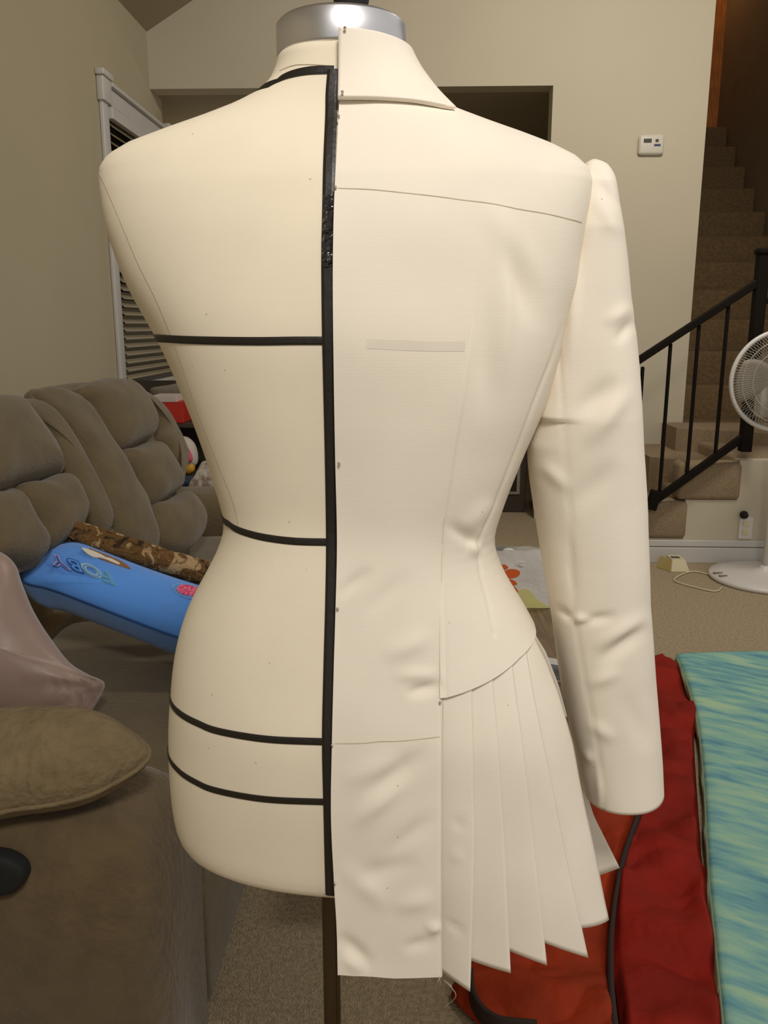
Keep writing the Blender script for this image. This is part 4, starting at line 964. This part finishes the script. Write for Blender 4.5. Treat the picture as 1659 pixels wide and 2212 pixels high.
def smooth_panel(o, extra=None):
    """analytic normals so that the two panels meet without a shading break"""
    N = []
    for v in o.data.vertices:
        p = np.array(v.co) + np.array([0, 0, 0]); x, y, z = jac.inv(p); e = jac.n(z) / 2
        t = math.atan2(math.copysign(abs(x) ** e, x), math.copysign(abs(y) ** e, y)); dt = 0.012 if abs(t) > 0.1 else 0.03
        g = lambda t_, z_: jac.pt(t_, z_, disp(jac.pt(t_, z_)))
        n = np.cross(g(t + dt, z) - g(t - dt, z), g(t, z + 0.0025) - g(t, z - 0.0025)); n /= np.linalg.norm(n) + 1e-12
        if n[:2] @ (p[:2] - AX) < 0: n = -n
        N.append(tuple(n))
    o.data.normals_split_custom_set_from_vertices(N); return o
smooth_panel(orient_out(grid('back_panel', 90, 330, f_back, M['jacket'], jk, thick=0)))
TE = R(172)
def f_side(u, v):
    zb_ = 0.95
    for _ in range(6): zb_ = Zy(ThS(zb_) + (TE - ThS(zb_)) * u ** 1.25)
    z = ZTOP + (zb_ - ZTOP) * v; t = ThS(z) + (TE - ThS(z)) * u ** 1.25 - (0.02 if u == 0 else 0); p = jac.pt(t, z)
    yoke = 0.0015 * (1 if v > 0.99 else 0)
    return jac.pt(t, z, disp(p) + (0.0026 * max(0, (v - 0.8) / 0.2)) - (0.0006 if u == 0 else 0))
smooth_panel(orient_out(grid('side_panel', 120, 220, f_side, M['jacket'], jk, thick=0)))
# yoke seam, pencil lines, tape under the cloth
for nm, pts, w, off, m, vert in (
    ('yoke_seam', [(958, 1505), (1000, 1492), (1050, 1469), (1085, 1446), (1115, 1419), (1138, 1396)], 0.0004, 0.0005, M['seam'], False),
    ('pencil_line', [(728, 406), (800, 409), (860, 415), (940, 424), (1000, 432), (1060, 440), (1120, 452), (1180, 462), (1235, 475), (1256, 481)], 0.00035, 0.0003, M['pencil'], False),
    ('pencil_line', [(722, 1607), (780, 1606), (820, 1602), (860, 1601), (905, 1597), (950, 1592)], 0.00035, 0.0003, M['pencil'], False),
    ('tape_showing_through', [(792, 742), (850, 745), (930, 748), (1004, 748)], 0.0040, 0.0002, M['ghost'], False)):
    if nm == 'yoke_seam': continue
    h = hits(jac, pts, 60)
    strip(nm, jac, h, w, off, m, jk, vertical=vert)
seamline([(1022, 700), (1010, 780), (990, 920), (975, 1020), (962, 1110), (956, 1180), (955, 1300), (956, 1400), (957, 1505), (956, 1700), (955, 1900), (956, 2112)], jac, M['seam'], 0.0003, 0.0002, jk, 'princess_seam', n=120)
# pleats of the peplum
def polyx(pts, t):
    ys = [p[1] for p in pts]; y = ys[0] + (ys[-1] - ys[0]) * t; return np.interp(y, ys, [p[0] for p in pts]), y
E0 = [(957, 1490), (956, 1700), (955, 1900), (957, 2118)]
E1r = [(1018, 1474), (1022, 1650), (1024, 1800), (1020, 2000), (1015, 2142)]; E1l = E1r[:-1] + [(1018, 2095)]
E2r = [(1061, 1448), (1075, 1600), (1088, 1800), (1097, 1980), (1103, 2102)]; E2l = E2r[:-1] + [(1101, 2068)]
E3r = [(1102, 1410), (1128, 1600), (1150, 1800), (1167, 1960), (1180, 2084)]; E3l = E3r[:-1] + [(1176, 2046)]
E4r = [(1130, 1384), (1172, 1600), (1212, 1800), (1245, 1960), (1269, 2068)]; E4l = E4r[:-1] + [(1260, 2022)]
E5r = [(1149, 1372), (1180, 1432), (1206, 1500), (1238, 1610), (1264, 1750), (1290, 1875), (1313, 1986)]
for k, (Le, Re) in enumerate(((E0, E1r), (E1l, E2r), (E2l, E3r), (E3l, E4r), (E4l, E5r))):
    nv = 60; nu = 12; HL = []; HR = []
    for i in range(nv + 1):
        HL.append(jac.hit(*polyx(Le, i / nv))); HR.append(jac.hit(*polyx(Re, i / nv)))
    def f_pl(u, v, HL=HL, HR=HR, k=k):
        i = v * nv; a = int(min(nv - 1, i)); fr0 = i - a
        l = np.array(HL[a]) * (1 - fr0) + np.array(HL[a + 1]) * fr0; r = np.array(HR[a]) * (1 - fr0) + np.array(HR[a + 1]) * fr0
        uu = -0.10 + 1.10 * u if k > 0 else u
        q = l + (r - l) * uu
        o = 0.0 - (0.002 + 0.014 * v) * (1 - max(0, min(1, uu))) ** 1.1 - (0.002 if uu < 0 else 0)
        p = jac.pt(q[0], q[1]); dd = disp(p, False)
        return jac.pt(q[0], q[1], o + dd * 0.6 + 0.0008)
    orient_out(grid('pleat', nu, nv, f_pl, M['jacket'], jk, thick=0.001))
# the layers that hang round the side and front
def lay(name, Lp, Rp, w0, w1, bul=0.0):
    nv = 40
    def fn(u, v):
        xl, yl = polyx(Lp, v); xr, yr = polyx(Rp, v); w = w0 + (w1 - w0) * v
        return on_plane(xl + (xr - xl) * u, yl + (yr - yl) * u, np.array([AX[0], AX[1], 0]) + NB * (w - bul * u), NB)
    o = grid(name, 8, nv, fn, M['jacket'], jk, thick=0.001); return o
lay('pleat', [(1146, 1368), (1190, 1500), (1240, 1700), (1290, 1893)], [(1156, 1368), (1188, 1440), (1222, 1550), (1246, 1650), (1284, 1765), (1339, 1875)], -0.012, -0.060, 0.01)
lay('vent_edge', [(1146, 1364), (1172, 1410), (1200, 1478), (1222, 1550)], [(1150, 1362), (1179, 1408), (1206, 1478), (1226, 1550)], -0.004, -0.012)
def f_front(u, v):
    t = R(95) + (TE - R(95)) * u; z = Zy(t) + (0.70 - Zy(t)) * v; k = (u * 5) % 1
    return jac.pt(t, z, -0.004 + 0.008 * k * v)
orient_out(grid('front_peplum', 100, 30, f_front, M['jacket'], jk))
# collar
col_r = interp([40, 60, 85, 105, 130, 160, 190, 215, 240, 260], [858, 868, 882, 890, 898, 910, 924, 945, 966, 980])
zc_b = float(on_plane(800, 214, np.array([AX[0], AX[1], 0]) + NB * 0.075, NB)[2]); zc_t = float(on_plane(790, 47, np.array([AX[0], AX[1], 0]) + NB * 0.066, NB)[2])
cb = interp([zc_b - 0.02, zc_b, zc_b + 0.02, zc_t], [0.082, 0.079, 0.072, 0.066])
cs = Surf(cb, lambda z: 0.072, cc_f, 2.1); Zc = np.linspace(zc_b - 0.012, zc_t + 0.002, 16); aC = sm(cs.fit(Zc, col_r, 1), 1); cs.aR = interp(Zc, aC); cs.aL = cs.aR
tc0 = [cs.hit(731, 60), cs.hit(731, 130), cs.hit(730, 208)]; TC = interp([q[1] for q in tc0], [q[0] for q in tc0])
cbt = hits(jac, [(731, 213), (770, 213), (810, 213.5), (850, 216), (890, 220), (925, 226), (950, 231), (970, 234)], 40)
cb3 = [jac.pt(q[0], q[1], 0.0065) for q in cbt]; B_ = cb3[-1]; dB = B_[:2] - AX; lx_, lw_ = dB @ EX[:2], dB @ NB[:2]
rB = math.hypot(lx_, lw_); ph0 = math.atan2(lx_, lw_)
for k in range(1, 41):
    q = k / 40; ph = ph0 + (R(165) - ph0) * q; r_ = rB + (0.072 - rB) * min(1, q * 2.2) ** 0.7
    xy = AX + EX[:2] * r_ * math.sin(ph) + NB[:2] * r_ * math.cos(ph); cb3.append(np.array([xy[0], xy[1], B_[2] + 0.014 * math.sin(math.pi * min(1, q * 1.3)) - 0.012 * q]))
def f_col(u, v):
    i = u * 80; a = min(79, int(i)); bot = cb3[a] * (1 - i + a) + cb3[a + 1] * (i - a)
    t = TC(zc_t) + (R(165) - TC(zc_t)) * u ** 0.9; top = cs.pt(t, zc_t - 0.004 * u)
    p = top * (1 - v) + bot * v; c = np.array([AX[0], AX[1], p[2]]); r = (p - c) / (np.linalg.norm(p - c) + 1e-9)
    return p + r * (-0.004 * math.sin(math.pi * v) ** 1.0 + 0.0012 * nz(p, 22) + 0.002 * nz(p, 9, 2))
orient_out(grid('collar', 90, 40, f_col, M['jacket'], jk, thick=0.002))
def f_colin(u, v):
    p = np.array(f_col(u, 1.0)); c = np.array([AX[0], AX[1], p[2]]); q = c + (p - c) * (1 - 0.06 * v); q[2] -= 0.000 + 0.002 * math.sin(math.pi * v); return q
grid('collar_fold', 90, 6, f_colin, M['jacket'], jk, thick=0)
# sleeve
sx_l = interp([350, 355, 366, 385, 400, 430, 480, 540, 600, 680, 770, 860, 920, 955, 1000, 1040, 1100, 1170, 1260, 1330, 1400, 1480, 1560, 1650, 1700],
              [1272, 1262, 1256, 1254, 1253, 1248, 1238, 1228, 1216, 1194, 1182, 1164, 1147, 1138, 1140, 1144, 1153, 1164, 1180, 1191, 1200, 1212, 1225, 1243, 1256])
sx_r = interp([350, 354, 361, 372, 385, 400, 430, 500, 560, 640, 720, 800, 900, 1000, 1100, 1200, 1300, 1400, 1500, 1560, 1640, 1700],
              [1290, 1304, 1314, 1322, 1328, 1331, 1336, 1346, 1353, 1361, 1372, 1380, 1386, 1392, 1397, 1400, 1403, 1410, 1418, 1422, 1428, 1431])
sw = interp([347, 500, 900, 1200, 1700], [0.0, 0.0, -0.005, -0.02, -0.035]); sd = interp([347, 360, 400, 500, 900, 1400, 1700], [0.012, 0.022, 0.032, 0.043, 0.050, 0.050, 0.052])
ys_ = list(np.concatenate([np.linspace(350, 400, 16), np.linspace(406, 1700, 210)]))
NS = 96; V = []; F = []; RG = []
seamx = interp([680, 780, 880, 960, 1050, 1150, 1250, 1330, 1450, 1600, 1700], [1206, 1209, 1215, 1221, 1228, 1232, 1236, 1240, 1260, 1290, 1303])
for y in ys_:
    p0 = np.array([AX[0], AX[1], 0]) + NB * sw(y)
    a = on_plane(sx_l(y), y, p0, NB); b = on_plane(sx_r(y), y, p0, NB); c = (a + b) / 2; h = (b - a) / 2
    hz_ = np.array([h[0], h[1], h[2]]); tl_ = NB * sd(y)
    ring = []
    for j in range(NS):
        w = 2 * math.pi * j / NS; n_ = 3.0 if (math.cos(w) < 0 and y < 900) else 2.25; cu = math.copysign(abs(math.cos(w)) ** (2 / n_), math.cos(w)); sv = math.copysign(abs(math.sin(w)) ** (2 / n_), math.sin(w))
        p = c + hz_ * cu + tl_ * sv; nn = (hz_ / np.linalg.norm(hz_) * cu * 0.5 + NB * sv); nn /= np.linalg.norm(nn) + 1e-9
        d = 0
        if sv > 0.05:
            d = disp(p, False) * 1.25; x, yy = proj(p)
            if y > 680: d -= 0.0011 * math.exp(-((x - seamx(yy)) / 4.0) ** 2)
            d *= min(1, sv * 2)
        p = p + nn * d
        if y > 1650: p = p + NB * 0
        V.append(p)
for i in range(len(ys_) - 1):
    for j in range(NS): F.append([i * NS + j, i * NS + (j + 1) % NS, (i + 1) * NS + (j + 1) % NS, (i + 1) * NS + j])
F.append(list(range(NS)))
# finish the cuff on a level line
sl = mesh_obj('sleeve', V, F, M['jacket'], jk); bm = bmesh.new(); bm.from_mesh(sl.data); bmesh.ops.recalc_face_normals(bm, faces=bm.faces); bm.to_mesh(sl.data); bm.free(); solid(sl, 0.0015)
sp = []
# pins
pl = [((745, 62), cs, 'steel pin at the top corner of the jacket collar'), ((740, 200), cs, 'steel pin at the bottom corner of the jacket collar'), ((732, 252), jac, 'steel pin on the jacket edge just below the collar'),
      ((725, 405), jac, 'steel pin at the start of the upper pencil line'), ((733, 1000), jac, 'steel pin on the jacket edge above the waist tape'), ((730, 1313), jac, 'steel pin on the jacket edge below the waist tape'),
      ((718, 1608), jac, 'steel pin at the start of the lower pencil line'), ((949, 1515), jac, 'steel pin at the corner where pleats begin'), ((724, 1906), jac, 'steel pin on the jacket edge at the form bottom')]
for (x, y), sf, lb in pl:
    t, z = sf.hit(x, y); p = sf.pt(t, z, 0.0022 + disp(sf.pt(t, z)) * (sf is jac)); q = sf.pt(t, z, -0.004)
    o = tag(thing('pin', lb, 'pin', p), group='pins down the jacket'); nrm_ = (p - q) / np.linalg.norm(p - q)
    lathe('pin_head', [(0.0002, -0.0012), (0.0010, -0.0008), (0.00135, 0), (0.0010, 0.0008), (0.0002, 0.0012)], p, M['pin'], o, n=12, axis=nrm_)
    tube('pin_shaft', [p, q + np.array([0.0, 0, -0.003])], 0.0003, M['pin'], o, n=5)
# frayed threads at the hem
V = []; F = []
for k, (x0, y0, x1, y1, x2, y2) in enumerate(((948, 2110, 951, 2122, 950, 2136), (958, 2118, 976, 2132, 972, 2150), (958, 2118, 985, 2150, 960, 2176), (951, 2112, 946, 2120, 944, 2128))):
    addtube(V, F, curve_pts([jac.pt(*jac.hit(x0, y0 - 3), 0.001), on_plane(x1, y1, (AX[0], AX[1] - 0.13, 0), NB), on_plane(x2, y2, (AX[0], AX[1] - 0.12, 0), NB)], 10), 0.00028)
mesh_obj('frayed_threads', V, F, M['thread'], jk)['kind'] = 'stuff'
